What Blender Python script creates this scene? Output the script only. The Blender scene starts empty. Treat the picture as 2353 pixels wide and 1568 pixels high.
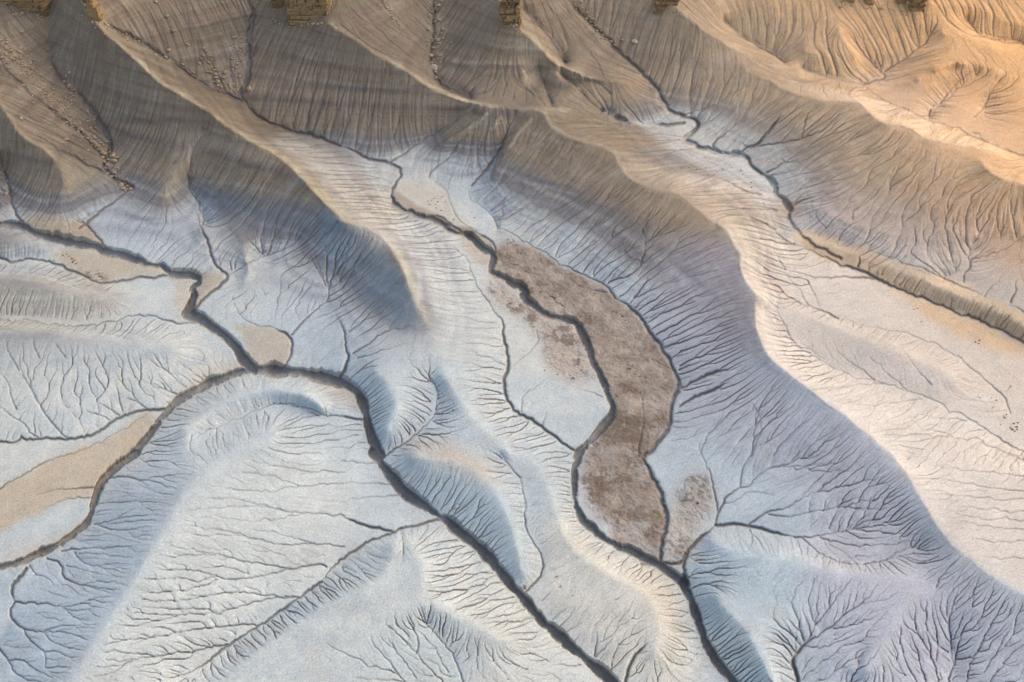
import bpy, bmesh, math, random
import numpy as np
from mathutils import Vector, Matrix

# ------------------------------------------------------------------ camera, sky, sun, exposure
CAM_H = 250.0
PITCH = math.radians(42.0)
TAN_H = 0.546
scene = bpy.context.scene
cam_data = bpy.data.cameras.new('camera')
cam_data.sensor_width = 36.0
cam_data.lens = 18.0 / TAN_H
cam_data.clip_start = 1.0
cam_data.clip_end = 30000.0
cam = bpy.data.objects.new('camera', cam_data)
scene.collection.objects.link(cam)
cam.location = (0, 0, CAM_H)
cam.rotation_euler = (math.pi / 2 - PITCH, 0, 0)
scene.camera = cam

SUN_DIR = Vector((0.80, 0.46, 0.52)).normalized()
world = bpy.data.worlds.new('World')
scene.world = world
world.use_nodes = True
wn = world.node_tree
wn.nodes.clear()
sky = wn.nodes.new('ShaderNodeTexSky')
sky.sky_type = 'NISHITA'
sky.sun_disc = False
sky.sun_elevation = math.asin(SUN_DIR.z)
sky.sun_rotation = math.atan2(SUN_DIR.x, SUN_DIR.y)
sky.air_density = 1.0
sky.dust_density = 2.2
sky.ozone_density = 0.5
bg = wn.nodes.new('ShaderNodeBackground')
bg.inputs[1].default_value = 0.15
wo = wn.nodes.new('ShaderNodeOutputWorld')
wn.links.new(sky.outputs[0], bg.inputs[0])
wn.links.new(bg.outputs[0], wo.inputs[0])

sun_data = bpy.data.lights.new('sun', 'SUN')
sun_data.energy = 1.08
sun_data.angle = math.radians(120)
sun_data.color = (1.0, 0.86, 0.68)
sun = bpy.data.objects.new('sun', sun_data)
scene.collection.objects.link(sun)
sun.rotation_euler = SUN_DIR.to_track_quat('Z', 'Y').to_euler()
sun.location = SUN_DIR * 900

scene.view_settings.view_transform = 'Standard'
scene.view_settings.look = 'None'
scene.view_settings.gamma = 1.0
scene.view_settings.use_curve_mapping = False
scene.view_settings.exposure = 1.06
scene.cycles.filter_width = 1.1
scene.cycles.max_bounces = 5
scene.cycles.diffuse_bounces = 3

# ------------------------------------------------------------------ traced relief
MACRO = """
0 0|17>19>19>18>17>14|560,-80 560,40 700,220 850,340 960,440 1080,560 1200,630 1300,690 1440,770 1500,830 1640,930 1850,1040 1950,1100 2080,1240 2200,1370 2320,1480
1 1|14>11>9>5>3|0,-40 170,5 300,80 400,230 470,380 510,520 590,660 650,800 660,1000
0 0|11>8>5>2|1400,900 1330,960 1250,1100 1130,1280 1090,1450
0 0|14>13>9>2|-100,600 0,700 130,930 300,1020 400,1130 450,1260 480,1400
0 0|-7>-7>-6>-3>0>0|330,-120 330,380 400,520 560,650 700,870 770,1000 720,1080 720,1170 820,1250 900,1280 800,1370 700,1430 580,1530
0 0|-4>-1|0,1100 60,1250 80,1400 120,1490
0 0|2.5>.5>0|1290,1220 1290,1300 1350,1360 1400,1500 1380,1540
0 0|9>-2>-6>-7>-6|730,170 1000,310 1140,400 1330,540 1560,650 1650,690 1720,770
0 0|-7>-8>-7|1700,-120 1700,20 1740,80 1690,250 1700,450 1690,560 1650,690
0 0|-6>-4>-2|1720,770 1850,850 2000,900 2200,950 2324,1000
1 0|-2>-1>0>0>0|0,1000 90,1030 200,1090 330,1110 440,1170 360,1290 345,1360 420,1440 600,1490 760,1540
1 0|14>16>15>13>13>13>14>14>13>13|-80,160 0,215 100,270 240,370 400,460 500,520 580,580 700,640 850,690 1000,730 1150,745 1300,750 1390,755 1420,850 1500,910 1640,970 1800,1010 1890,1055 1890,1110 1950,1190 2030,1250 2150,1290 2300,1325
2 0|13>12|-24,1325 60,1370 130,1440 250,1530
2 1|13>13>13>13>12>11|250,-20 340,30 360,110 430,190 415,260 430,340 480,420 560,490 520,520 515,640 540,760 600,880 720,990 900,1120 1100,1270 1300,1430 1440,1560
2 2|11>10>10|1440,0 1560,150 1640,300 1740,470 1860,620 2000,740 2200,880 2352,980 2600,1150
1 0|12>7>4>2>1|1390,757 1560,757 1700,762 1930,795 2050,870 2200,940 2352,980
1 0|10>0>-1|900,730 750,850 600,950 420,1060 340,1110
1 0|12>8>3|1000,780 900,870 780,950 690,990
1 0|11>1>-1>0|960,810 800,1000 740,1090 620,1170 610,1210 720,1290 740,1350 760,1400 850,1540
1 0|12>8>3|1090,800 1000,930 940,1030
1 0|11>1>-1>0|1180,820 1130,960 1050,1100 990,1180 900,1270 870,1350 960,1400 1050,1490 1080,1560
1 0|13>9>4|1300,820 1220,900 1150,1010 1080,1130 1040,1220
1 0|18>17>14>9>6|1090,-80 1090,100 1220,200 1330,280 1460,430 1600,500 1750,555 1960,570
1 0|11>9>6.5|1240,470 1270,570 1320,650
1 0|9>8>5.5|1440,480 1560,570 1680,655
2 0|9>8>5|1085,190 1130,300 1200,375
2 0|7>6>5|850,350 1050,388 1200,398
2 0|6>7>5|1620,540 1750,500 1900,450
1 0|7>5>2|1600,500 1880,620 2200,720
1 0|-7>-5>-2>6|640,-120 640,200 620,380 640,480 660,560 760,620 900,672
1 0|1>0>-1|1780,762 2000,840 2150,850 2352,840
1 0|-4>-2|1250,60 1480,330 1540,430
1 0|6>5>6|1360,460 1390,560 1420,650 1450,715
1 0|5>4.5>5|1510,500 1600,585 1670,655
1 0|-6>-6>-4>-2>-1|1500,-120 1700,150 1850,290 1900,350 2020,460 2130,560 2180,620 2200,680 2240,720 2280,765 2352,790
2 0|-1>-1>0>0>0|0,800 100,810 130,850 100,900 20,950 60,970 220,1030 400,1060 470,1080 480,1130 560,1190 620,1230 660,1280 650,1330 720,1380 750,1430 740,1500 780,1550
2 0|14>12>10>8>6|-100,-20 0,80 100,160 250,270 450,370 640,450 830,480
2 0|9>10>13>16>16>15>14|450,480 640,560 720,620 900,670 1100,690 1230,690 1280,760 1400,850 1560,855 1640,930 1800,980 2000,1010 2180,1032
2 0|17>17>15|2070,1120 2150,1200 2352,1260 2600,1330
2 0|-4>-3>-1|300,140 500,310 620,360 720,430
2 0|2>4>7>8|820,462 1000,530 1150,560 1270,590 1370,680 1500,730 1700,820 1920,890 2040,950 2200,1010 2352,1080 2600,1180
2 0|3>-2>-1|1180,260 1240,360 1330,450 1420,530 1250,582
2 0|3>-2|1730,230 1600,360 1480,440 1400,490
2 0|9>8>8|1740,480 1980,420 2120,460 2250,520 2450,560
2 0|8>8>9|1790,225 1880,250 2080,275 2150,330 2300,370 2500,420
2 0|7>7|1700,30 1850,40 2100,50 2200,140 2400,190
2 0|2>1|1960,120 2030,230 2100,262 2352,290
2 0|5>2>0|2050,500 1900,600 1790,700 1720,740 1700,815
2 0|6>2|2180,560 2110,680 2070,750
0 1|0>0>0|-200,-40 0,-20 180,0 220,50 310,70 500,120 640,140 740,180 830,200 960,240 1010,260 1110,270 1150,310 1170,330 1300,335 1360,350 1360,390 1300,430 1330,470 1310,530 1270,600
0 1|0>-1>-2|1270,600 1360,630 1450,680 1560,780 1640,860 1670,930 1740,985 1850,990 2000,1000 2150,1020 2324,1072
0 1|-2>-2|1740,985 1600,1010 1450,1070 1280,1150 1160,1250 1080,1340 1000,1450 930,1540
0 2|-2>-2|930,0 800,90 700,190 660,280 620,400 600,480 500,560 380,640 250,700 100,760 0,780 -250,850
0 1|-1>-1|1160,1250 1000,1255 880,1280 760,1330 700,1390 600,1440 480,1460 300,1450 0,1490 -250,1500
0 1|6>5>2|-250,680 0,690 300,715 600,735 900,790 1200,850
0 1|5>5>2|-250,360 0,360 230,390 500,430 800,500
0 1|4>4>1|-250,110 0,90 200,100 350,150
0 1|1>0>0|-250,660 100,640 300,660 480,685 650,670 920,600 1050,610 1150,650 1300,665 1370,655
0 1|0>0|-250,250 0,240 220,220 330,240 480,300 640,380 750,390 950,355 1140,335
0 1|0>1>4|1320,580 1400,480 1540,380 1560,330 1500,300 1450,220 1420,100 1370,0
0 1|0>1>5|1560,330 1650,280 1750,220 1900,170 2050,80
0 1|5>4>2|1640,60 1700,300 1650,420
0 1|0>1>3>8|1990,740 2080,640 2200,540 2250,490 2250,430 2280,330 2300,150
0 1|3>4|1250,1400 1350,1300 1500,1200 1700,1130 1900,1110 2100,1150 2200,1250
0 1|3>1>0|1250,1568 1290,1480 1480,1380 1650,1290 1880,1205
0 1|0>-1|1880,1205 2100,1235 2220,1290 2352,1300
0 2|6>6>6>5>4|380,1700 480,1568 600,1350 720,1160 830,1000 950,800 1080,600 1180,400 1240,280 1350,170 1500,60 1700,-60 1900,-150
0 2|0>0|-200,1250 0,1340 60,1090 100,1020 70,920 130,860 180,790
0 2|-1>0>0>2|2352,760 2270,790 2200,880 2050,980 1900,1100 1750,1190 1560,1310 1480,1370 1350,1480 1200,1530
1 2|-2>-1>-1|690,460 630,460 520,500 420,510 330,560 190,600 130,650 0,740
1 2|-2>-2>-3|230,0 300,100 380,200 430,270 520,330 620,390 720,460 850,570 1000,690 1080,800 1180,910 1280,1040 1400,1170 1550,1300 1700,1430 1850,1560 2000,1700
1 1|-2>-2|0,1070 100,1110 160,1200 190,1350 230,1480 280,1568
1 1|0>-1>-2|720,0 780,40 900,75 960,140 1050,200 1040,260 1030,320 1120,350 1180,400 1280,440 1240,490 1340,550 1400,610 1580,645 1640,690 1700,830 1720,920 1790,1030 1840,1160 1880,1270 1800,1370 1640,1540
1 2|-2>-2>-3|1630,0 1600,100 1600,250 1620,420 1720,520 1850,620 2000,680 2150,750 2250,820 2352,890
2 2|-3>-3|28,890 60,980 110,1100 150,1250 230,1400 330,1520 480,1700
1 1|1>0>-1|1080,0 1250,90 1400,180 1500,250 1620,310 1750,370 1830,410 1880,490 2000,560 2070,640 2130,750 2220,850 2280,980 2330,1080 2280,1180 2260,1260 2260,1370 2160,1500 2100,1568
1 2|-1>-2|2050,0 2100,100 2190,230 2210,370 2240,470 2190,620 2190,750
1 1|1>0>-2|780,140 880,220 910,360 980,470 1020,520 1060,600 1120,650 1110,760 1150,860 1150,980 1120,1040 1130,1170 1200,1280 1300,1320 1420,1400 1530,1490 1620,1545
1 1|-2>0>1|300,1568 440,1490 560,1390 660,1280 650,1230 680,1150 640,1060
1 1|4>4>3|250,1000 350,1100 400,1250 300,1400
1 1|4>3|700,1000 850,1250 1000,1400 1150,1568
1 2|4>3>2>1|500,30 800,60 1000,180 1150,420 1220,650 1250,830
1 2|-2>0>1|1270,950 1330,890 1385,830 1380,690 1290,570 1260,470 1270,360 1250,260 1230,170 1180,120 1100,0
1 2|1>1.2>1.2>.5|1250,0 1400,150 1480,400 1560,620 1750,780 2000,900 2150,1000 2200,1200 2150,1400
1 2|4>5>5>4|370,640 320,800 300,880 150,930 0,980
1 2|4>5>5|480,640 545,720 570,850 565,1020
1 2|5>4>4|565,1020 350,1170 200,1240 0,1340
1 2|5>3>2|565,1020 750,1080 950,1200 1150,1300
1 2|0>2|840,1700 770,1380 650,1230 570,1140
0 2|4>3>3|2324,980 2000,1180 1700,1400 1500,1600
2 2|-2>-2|30,850 20,760 60,660 130,590 240,495
2 2|-2>0>4|240,495 300,340 400,240 500,180 600,110 700,90 850,40
2 2|-2>0>1>6|240,495 380,485 560,520 670,555 780,575 930,580 1050,545 1180,520 1350,470 1500,470
2 2|1>3>5|830,580 900,640 1000,710 1120,760 1250,765 1400,740 1550,680 1650,640
2 2|1>4>5>5>6|200,580 300,640 400,690 620,710 900,775 1150,815 1400,850 1700,870
2 2|-3>-1>1>4|820,1700 810,1568 765,1420 800,1370 870,1290 1000,1210 1120,1100 1250,1030
2 2|3>4|250,1000 450,1200 600,1450 650,1600
2 2|-1>3|1160,1600 1220,1480 1280,1330
2 2|0>1>6|1850,1700 1850,1560 1860,1300 1835,1180 1880,1010
2 2|3>4>6|1200,1500 1400,1300 1450,1100 1600,950
2 1|0>0>-1>-2|780,100 900,170 1000,220 1200,290 1340,350 1500,430 1800,550 2050,640 2200,710 2352,790 2600,900
2 1|0>1.5>3>3>3|800,20 1000,90 1200,175 1500,290 1800,420 2100,540 2352,670 2600,780
2 1|4>6>7|1000,-100 1300,40 1700,80 2100,60 2500,120
2 1|0>5|1800,360 1930,330 1990,230 2000,100
2 1|4>2>1|700,210 900,270 1100,300
2 1|6>3>1>0>-1|560,290 740,480 960,570 1250,680 1650,770 1970,950 2240,1230 2500,1350
2 1|7>4>2>1>0|580,560 830,840 1020,960 1390,1075 1750,1190 2150,1420 2500,1600
2 1|6>5>3|650,545 900,620 1200,740 1500,850 1900,1050
2 2|8>6>4|1550,30 1900,60 2200,130 2600,200
"""
LINES = """
A 4.2 7.0|0 1|-200,-40 0,-15 180,0 220,50 310,70 500,120 640,140 740,180 830,200 960,240 1010,260 1110,270 1150,310 1170,330 1300,335 1360,350 1360,390 1300,430 1330,470 1310,530 1270,600
A 5 11|0 1|1270,600 1360,630 1450,680 1560,780 1640,860 1670,930 1740,985
A 4.5 11|0 1|1670,930 1740,985 1850,990 2000,1000 2150,1020 2324,1072
A 5 10.5|1 1|0,1070 100,1110 160,1200 190,1350 230,1480 280,1568
A 5 10.5|1 2|230,0 300,100 380,200 430,270 520,330 620,390 720,460 850,570 1000,690 1080,800 1180,910 1280,1040 1400,1170 1550,1300 1700,1430 1850,1560 2000,1700
A 3.5 8|0 1|1740,985 1600,1010 1450,1070 1280,1150 1160,1250 1080,1340 1000,1450 930,1540
A 4 9|0 2|930,0 800,90 700,190 660,280 620,400 600,480 500,560 380,640 250,700 100,760 0,780 -250,850
A 1.8 3.2|0 1|1160,1250 1000,1255 880,1280 760,1330 700,1390 600,1440 480,1460 300,1450 0,1490 -250,1500
A 1.4 2.4|0 1|1020,1275 860,1370 680,1470 500,1550 400,1575 300,1610 150,1700 0,1780 -200,1830
A 1.6 3|0 1|-250,250 0,240 220,220 330,240 480,300 560,330 640,380 750,390 950,355 1140,335
A 1.4 2.4|0 1|-250,660 100,630 300,660 480,685 650,670 920,600 1050,610 1150,650 1300,665 1370,655
A 2 3.4|0 1|1320,580 1400,480 1540,380 1560,330 1500,300 1450,220 1420,100 1370,0 1340,-100
A 1.6 3|0 1|1860,690 1990,750 2000,840 1970,920 1920,985
A .8 1.6|0 1|1590,480 1630,600 1720,670 1860,690
A 1.6 2.6|0 1|1990,740 2080,640 2200,540 2250,490 2250,430 2200,350 2150,200
A 1.2 2.2|0 1|2250,430 2280,330 2300,200 2330,100
A 1.2 2.2|0 1|2250,430 2230,320 2240,200 2220,130
A 1.0 2|0 1|2200,350 2170,300 2110,180
A .9 1.8|0 1|2300,330 2350,250 2380,150
A 1 1.8|0 1|1560,330 1650,280 1750,220 1900,180 2050,100
A .7 1.5|0 1|1760,220 1850,140 1900,90
A 2 3|0 1|2310,1060 2350,990 2390,890 2364,850 2354,720 2324,650
A 1.4 2|1 1|90,870 200,800 330,700 480,680
A 1 1.8|1 1|120,900 300,850 430,800
A 1 1.8|1 1|60,720 150,660 220,570 330,520
A 1 1.8|1 1|20,420 80,330 130,200 220,80
A 1 1.8|1 1|0,380 40,260 60,120
A 3.6 6|1 1|720,0 780,40 900,75 960,140 1050,200 1040,260 1030,320 1120,350 1180,400 1280,440 1240,490 1340,550 1400,610 1580,645 1640,690
A 3.6 8|1 1|1640,690 1700,830 1720,920 1790,1030 1840,1160 1880,1270 1800,1370 1640,1540
A 3.6 8|1 2|1630,0 1600,100 1600,250 1620,420 1720,520 1850,620 2000,680 2150,750 2250,820 2352,890
A 4.4 10|2 2|28,890 60,980 110,1100 150,1250 230,1400 330,1520 480,1700
A 2 3.4|1 0|0,1000 90,1030 200,1090 330,1110 440,1170 360,1290
A 3 5|1 0|360,1290 345,1360 420,1440 600,1490 680,1520 745,1545
A 1.6 3|1 0|600,1490 680,1470 760,1540 850,1600
A 1.6 3|1 1|940,50 1010,80 1060,130 1060,190
A 1.5 2.6|1 1|1080,0 1250,90 1400,180 1500,250 1620,310 1750,370 1830,410 1880,490
A 2.6 4.5|1 1|1880,490 2000,560 2070,640 2130,750 2220,850 2280,980 2330,1080 2280,1180
A 2.6 4.5|1 1|2330,1080 2280,1180 2260,1260 2260,1370 2160,1500 2080,1568
A 2.6 5|1 2|2050,0 2100,100 2190,230 2210,370 2240,470 2190,620 2190,750
A 1 1.8|1 1|780,140 880,220 910,360 980,470 1020,520
A 2.2 3.6|1 1|1020,520 1060,600 1120,650 1110,760 1150,860 1150,980 1120,1040 1130,1170 1200,1280 1300,1320 1420,1400 1530,1490 1620,1545
A 1 1.8|1 1|1230,270 1330,380 1440,480 1530,550
A 1 1.8|1 1|1560,360 1680,430 1820,450
A 1 2|1 1|2080,870 2160,930 2260,970
A 1 2|1 1|2180,1090 2220,1120 2270,1170
A 1.3 2.4|1 1|2050,1100 2080,1330 2050,1460 2040,1568
A 1.6 2.4|1 1|300,1568 440,1490 560,1390 660,1280 650,1230 680,1150 640,1060 580,990
A .9 1.7|1 1|1170,960 1290,860 1360,780 1340,710
A .9 1.7|1 1|1240,1270 1240,1160 1420,1030
A .9 1.7|1 1|1380,1360 1410,1280
A .9 1.7|1 1|1790,1165 1640,1110
A 1.1 2|1 2|1100,0 1180,120 1230,170
A 1.5 2.6|1 2|1230,170 1250,260 1270,360 1260,470 1290,570 1380,690 1385,830 1330,890 1270,950
A 1.8 3|1 2|690,460 630,460 520,500 420,510 330,560 190,600 130,650 0,740 -60,790 -130,880
A 1.6 3|0 2|2200,880 2050,980 1900,1100 1750,1190 1560,1310 1480,1370 1350,1480 1200,1530
A 1.5 2.4|0 2|1560,1310 1400,1340 1200,1370 1050,1390 900,1420 720,1410
A .9 1.6|0 2|1050,1390 960,1370 860,1365 700,1360
A .9 1.6|0 2|900,1420 820,1450 640,1470
A .9 1.6|0 2|860,1440 780,1500 640,1530
A 1.3 2.1|0 2|1760,1185 1700,1165 1500,1190 1300,1210 1200,1230 1060,1260 960,1240
A .8 1.5|0 2|1200,1230 1120,1190 1000,1190
A .9 1.6|0 2|1060,1260 900,1270 700,1310
A 1.3 2.1|0 2|2040,985 1920,980 1800,1000 1600,1060 1400,1100 1200,1110 1100,1100 920,1090
A .8 1.5|0 2|1480,1090 1350,1055 1250,1070 1080,1050
A .9 1.6|0 2|1220,1105 1050,1160 780,1180
A 1.2 1.9|0 2|2030,985 1850,980 1720,960 1560,950 1460,970 1300,1000 1130,1010 960,1000
A 1.3 2.1|0 2|2230,780 2200,760 2100,770 1950,800 1800,840 1640,865 1480,860 1200,855 980,860
A .9 1.6|0 2|1520,855 1400,820 1340,800 1100,800
A .8 1.5|0 2|1480,865 1350,920 1150,950 960,955
A 1.1 1.8|0 2|2000,800 1830,760 1650,740 1500,690 1300,670 1160,630
A .7 1.4|0 2|1500,690 1400,700 1150,705
A 1.1 1.8|0 2|2352,640 2150,620 2000,630 1850,620 1700,570 1500,520 1300,500
A .8 1.5|0 2|2150,620 1980,580 1850,530 1700,525
A .8 1.5|0 2|1750,590 1500,560 1300,560
A 1 1.8|0 2|2352,430 2150,410 2000,410 1850,380 1720,340 1600,310 1400,310
A .8 1.5|0 2|2000,410 1800,360 1600,370 1300,390
A .8 1.5|0 2|2050,420 1900,460 1700,470 1500,440
A 1 1.8|0 2|2352,210 2200,220 2000,230 1750,260 1540,240
A .7 1.4|0 2|2040,225 1930,180 1800,140 1650,130
A .8 1.5|0 2|2352,130 2100,130 1920,90 1800,90
A 1.8 3|1 2|350,535 270,520 150,490 50,450 0,435
A 1 2|1 2|340,215 150,205 0,210
A 1 1.8|1 2|410,290 200,300 0,330
A 1 1.8|1 2|260,70 150,75 0,50
A .9 1.6|1 2|810,605 720,600 600,630 480,640
A .9 1.6|1 2|980,740 870,770 700,790
A .9 1.6|1 2|1040,820 900,830 780,830 640,850
A 1.2 2|1 2|1100,885 1000,900 900,910 840,940 760,935
A .8 1.4|1 2|900,910 850,960 780,990
A .9 1.5|1 2|930,670 800,700 650,710
A .9 1.5|1 2|1190,985 1060,1010 940,1000
A .9 1.5|1 2|1260,1070 1120,1120 950,1135
A .9 1.5|1 2|1310,1125 1150,1170 1050,1180
A .9 1.6|1 2|1640,1450 1560,1460 1500,1440
A 1.2 1.8|1 2|720,440 780,350 840,350
A .9 1.6|1 2|740,400 830,370 860,350
A 1 1.6|1 2|620,370 640,310 680,240
A 1 1.6|1 2|800,500 870,430
A 1 1.7|1 2|860,540 910,470
A 1.1 1.8|1 2|940,590 1000,520
A 1 1.7|1 2|990,630 1040,570
A 1 1.7|1 2|1040,680 1100,630
A 1.2 2|1 2|1500,1190 1560,1130 1600,1070
A 1 1.7|1 2|1450,1140 1540,1070
A 1 1.7|1 2|1380,1010 1440,950
A 1.3 2|1 2|1740,1390 1760,1270 1755,1230
A 1.3 2|1 2|1745,1400 1800,1340 1860,1270
A 1 1.6|1 2|1550,1220 1650,1160
A 1 1.6|1 2|1600,1290 1640,1230
A 2 3|1 2|1950,1568 1970,1480 2000,1410 2050,1350 2100,1300
A 1.1 1.9|1 2|330,1180 450,1290 520,1370 620,1490 710,1560 740,1640
A 1.1 1.9|1 2|520,1370 540,1310 500,1200 450,1120
A 1.3 2.2|1 2|850,1600 840,1560 800,1450 770,1380 650,1230 560,1140
A .8 1.5|1 2|770,1380 800,1340
A 1.1 1.9|1 2|440,1560 380,1500 200,1440 0,1360 -100,1300
A .9 1.6|1 2|400,1520 300,1380 230,1320 210,1250
A .9 1.6|1 2|520,1540 440,1430 330,1270
A .9 1.7|1 2|460,1570 300,1545 100,1540
A .8 1.5|1 2|740,1500 660,1360
A 1.2 2|0 2|640,490 700,480 800,450 900,430 1000,430
A 1.1 1.9|0 2|670,495 750,520 850,530 980,510
A .8 1.5|0 2|800,450 900,390 960,370
A 1.5 2.2|0 2|420,672 550,655 700,650 900,640
A 1.1 1.8|0 2|510,680 530,720 600,770 720,790 800,800
A .8 1.5|0 2|540,690 680,690 850,710
A 1.8 2.6|0 2|320,720 430,760 420,840 500,890 600,910 760,960
A 1 1.7|0 2|560,905 650,880 800,880
A .9 1.5|0 2|600,910 700,930 820,930
A .8 1.5|0 2|450,770 560,800 700,830
A 1.2 1.9|0 2|200,770 240,830 340,860 370,910
A 2.2 3.6|0 2|180,790 130,860 70,920 100,1020
A 1.5 2.3|0 2|100,1020 250,1020 420,1060 560,1030 620,1030
A 1 1.7|0 2|420,1060 520,1080 620,1070
A 1 1.7|0 2|440,1060 500,1120 560,1150
A 1.8 2.6|0 2|100,1020 60,1090 110,1170 180,1210 300,1220 440,1220 600,1280
A 1 1.7|0 2|300,1220 420,1180 550,1180
A 1.6 2.4|0 2|165,1205 180,1250 250,1320 310,1360 310,1470
A 1.1 1.8|0 2|310,1360 380,1350 450,1390 520,1400
A 1 1.7|0 2|300,1230 350,1290 450,1330 560,1350
A 1 1.7|0 2|310,1470 400,1460 480,1470
A 1.8 2.8|0 2|-60,1290 0,1340 60,1420 90,1500 180,1550 300,1568
A 1.4 2.2|0 2|60,1420 150,1410 200,1450 250,1490 360,1540
A 1.6 2.6|0 2|730,170 820,160 950,180 1080,200 1150,240
A .9 1.6|0 2|950,180 1010,230
A 1.5 2.4|0 2|660,235 540,245 390,245 240,290
A 1.1 2|0 2|630,310 540,310 420,320 300,380
A 1 1.7|0 2|100,1700 60,1568
A 1.2 2|0 1|2352,1300 2220,1290 2100,1235 1880,1205 1800,1240 1650,1300 1480,1380 1400,1390
A .9 1.6|0 1|1480,1380 1475,1440 1490,1520
A .9 1.6|0 1|1310,1430 1290,1500 1330,1568
A .9 1.6|0 1|2230,1285 2130,1295 2000,1340 1900,1400
A .8 1.5|0 1|2225,1285 2220,1220 2180,1170
A 2 3|1 1|0,1290 60,1310 180,1325
A .9 1.6|0 1|820,1300 740,1240 680,1210
A 1 1.8|0 1|750,1325 680,1290 590,1260
A 1.2 2|0 1|1000,1245 940,1200 870,1170 850,1180
A .8 1.5|0 1|940,1200 900,1130
A 1 1.8|0 1|1250,1165 1180,1160 1140,1160
A 1 1.8|0 1|1220,1150 1110,1110 1060,1080 990,1065
A .9 1.6|0 1|1130,1110 1100,1060 1060,1050
A 1.2 2|0 1|1390,1085 1340,1060 1310,1040
A 1.2 2|0 1|1430,1070 1410,1030 1380,1010
A 1 1.6|0 1|1410,1075 1360,1020 1320,1020
A 1 1.8|0 1|270,1450 200,1410 180,1360 80,1300 0,1230
A 1.1 1.9|0 1|480,1455 430,1430 380,1370 300,1270 200,1090 140,1000 130,880
A .9 1.6|0 1|110,1250 70,1150 60,1080 0,1000
A .8 1.5|0 1|300,1270 220,1150 190,1000 150,800
A .8 1.5|0 1|270,900 230,820 230,770
A .8 1.5|0 1|130,980 50,860 40,770
A .7 1.4|0 1|450,900 380,800
A .8 1.5|1 1|30,720 0,660 -30,600
A 1.6 2.6|2 2|240,495 260,410 240,300 220,180 190,90 140,0 130,-60
A 1.7 2.8|2 2|260,410 300,340 310,300 400,240 480,230 500,180 600,110
A 1.2 2|2 2|600,110 700,90 800,50 1000,-10
A .9 1.6|2 2|700,95 850,90 1000,70 1130,70
A .8 1.5|2 2|760,55 830,-20 900,-60
A .9 1.6|2 2|780,105 950,130 1150,120
A 1 1.7|2 2|410,240 420,130 450,60 500,0 540,-130 590,-370
A 1 1.8|2 2|300,350 400,320 450,270 530,265 640,290
A 2.2 3.8|2 2|240,495 380,485 470,500 560,520 670,555 780,575
A 1.5 2.2|2 2|780,575 930,580 1050,545 1180,520
A 1 1.7|2 2|1180,520 1250,470 1350,450 1470,420
A 1 1.7|2 2|1180,520 1300,500 1430,500 1550,480
A .9 1.6|2 2|1190,510 1220,460 1300,410
A .9 1.6|2 2|1200,525 1350,540 1500,560 1700,545
A 1.5 2.4|2 2|470,490 540,440 600,400 740,380 760,350 860,295 940,265
A 1 1.7|2 2|940,265 1050,180 1120,120
A 1 1.7|2 2|940,265 1080,240 1250,190 1400,160
A 1.2 2|2 2|600,420 700,435 780,435 900,400 1050,375
A 1 1.7|2 2|1050,375 1150,320 1250,300
A 1 1.7|2 2|1050,375 1250,340 1400,300 1550,280
A .9 1.6|2 2|1120,370 1300,390 1450,370
A 1.2 2|2 2|830,580 900,640 1000,710 1120,760 1250,765
A 1 1.7|2 2|1250,765 1400,740 1550,650 1680,630
A .9 1.6|2 2|1300,760 1480,710 1600,690
A 1 1.7|2 2|960,580 1150,630 1350,640 1700,590
A 1.2 2|2 2|470,510 500,580 480,640
A .9 1.6|2 2|500,560 540,600 570,660
A 2.4 4|2 2|-260,760 20,760 60,660 130,590 240,495
A 2.4 4|2 2|30,850 20,760 60,660
A 2.6 4|2 2|830,1640 810,1568 790,1500 765,1420 800,1370
A 1.6 2.6|2 2|800,1370 870,1290 1000,1210 1060,1170 1120,1100 1250,1030 1350,900
A 1 1.8|2 2|870,1290 920,1200 920,1150 950,1090
A 1 1.8|2 2|920,1180 980,1110 1080,980 1170,860
A .9 1.6|2 2|765,1400 700,1300 660,1240
A .9 1.6|2 2|790,1370 790,1270 800,1200
A .9 1.6|2 2|840,1320 950,1330 1080,1290
A .9 1.6|2 2|1050,1200 1200,1170 1320,1130
A 1.2 2|2 2|1140,1620 1160,1568 1220,1480 1230,1420 1280,1330
A .9 1.6|2 2|1220,1480 1310,1420 1370,1320
A .9 1.6|2 2|1220,1440 1215,1400
A 1.1 1.9|2 2|1640,1640 1620,1568 1560,1470 1530,1400 1500,1280 1510,1180
A 1.1 1.9|2 2|1680,1560 1640,1460 1630,1370 1570,1230
A 1.2 2|2 2|1770,1600 1750,1500 1700,1300 1680,1150 1690,1000
A 1 1.7|2 2|1750,1420 1765,1290 1730,1220
A 1.4 2.2|2 2|1840,1640 1850,1560 1860,1300 1835,1180 1850,1080 1880,1010 1900,930
A 1.2 2|2 2|1880,1450 1890,1370 1920,1260 1940,1190 2000,1130
A 1 1.7|2 2|1960,1568 1990,1450 2050,1330 2100,1200 2200,1050
A 1 1.7|2 2|2080,1500 2150,1380 2260,1200
A .9 1.6|2 2|2000,1050 2010,950 2050,850
A .9 1.6|2 2|1750,920 1800,820
A 1 1.7|2 2|2100,1600 2200,1450 2352,1300
A 1.3 2.2|2 2|190,1310 240,1250 310,1190
A 1.2 2|2 2|260,1420 340,1360 420,1330
A 1.2 2|2 2|280,1420 380,1370 430,1350
A 1.2 2|2 2|640,1590 600,1540 590,1520
A 1 2|2 2|700,1580 690,1510
A 1.8 3|2 1|0,1230 60,1190 150,1150 250,1110 340,1060
A 1.8 3|2 1|0,1110 80,1070 170,1020 340,970
A 1.4 2.2|2 1|0,980 80,940 200,920
A 1.1 1.9|2 1|0,950 150,880 300,850
A 1.2 2|2 1|0,860 130,810 280,760
A 1.3 2.2|1 1|2130,760 2250,690 2352,640
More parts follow.
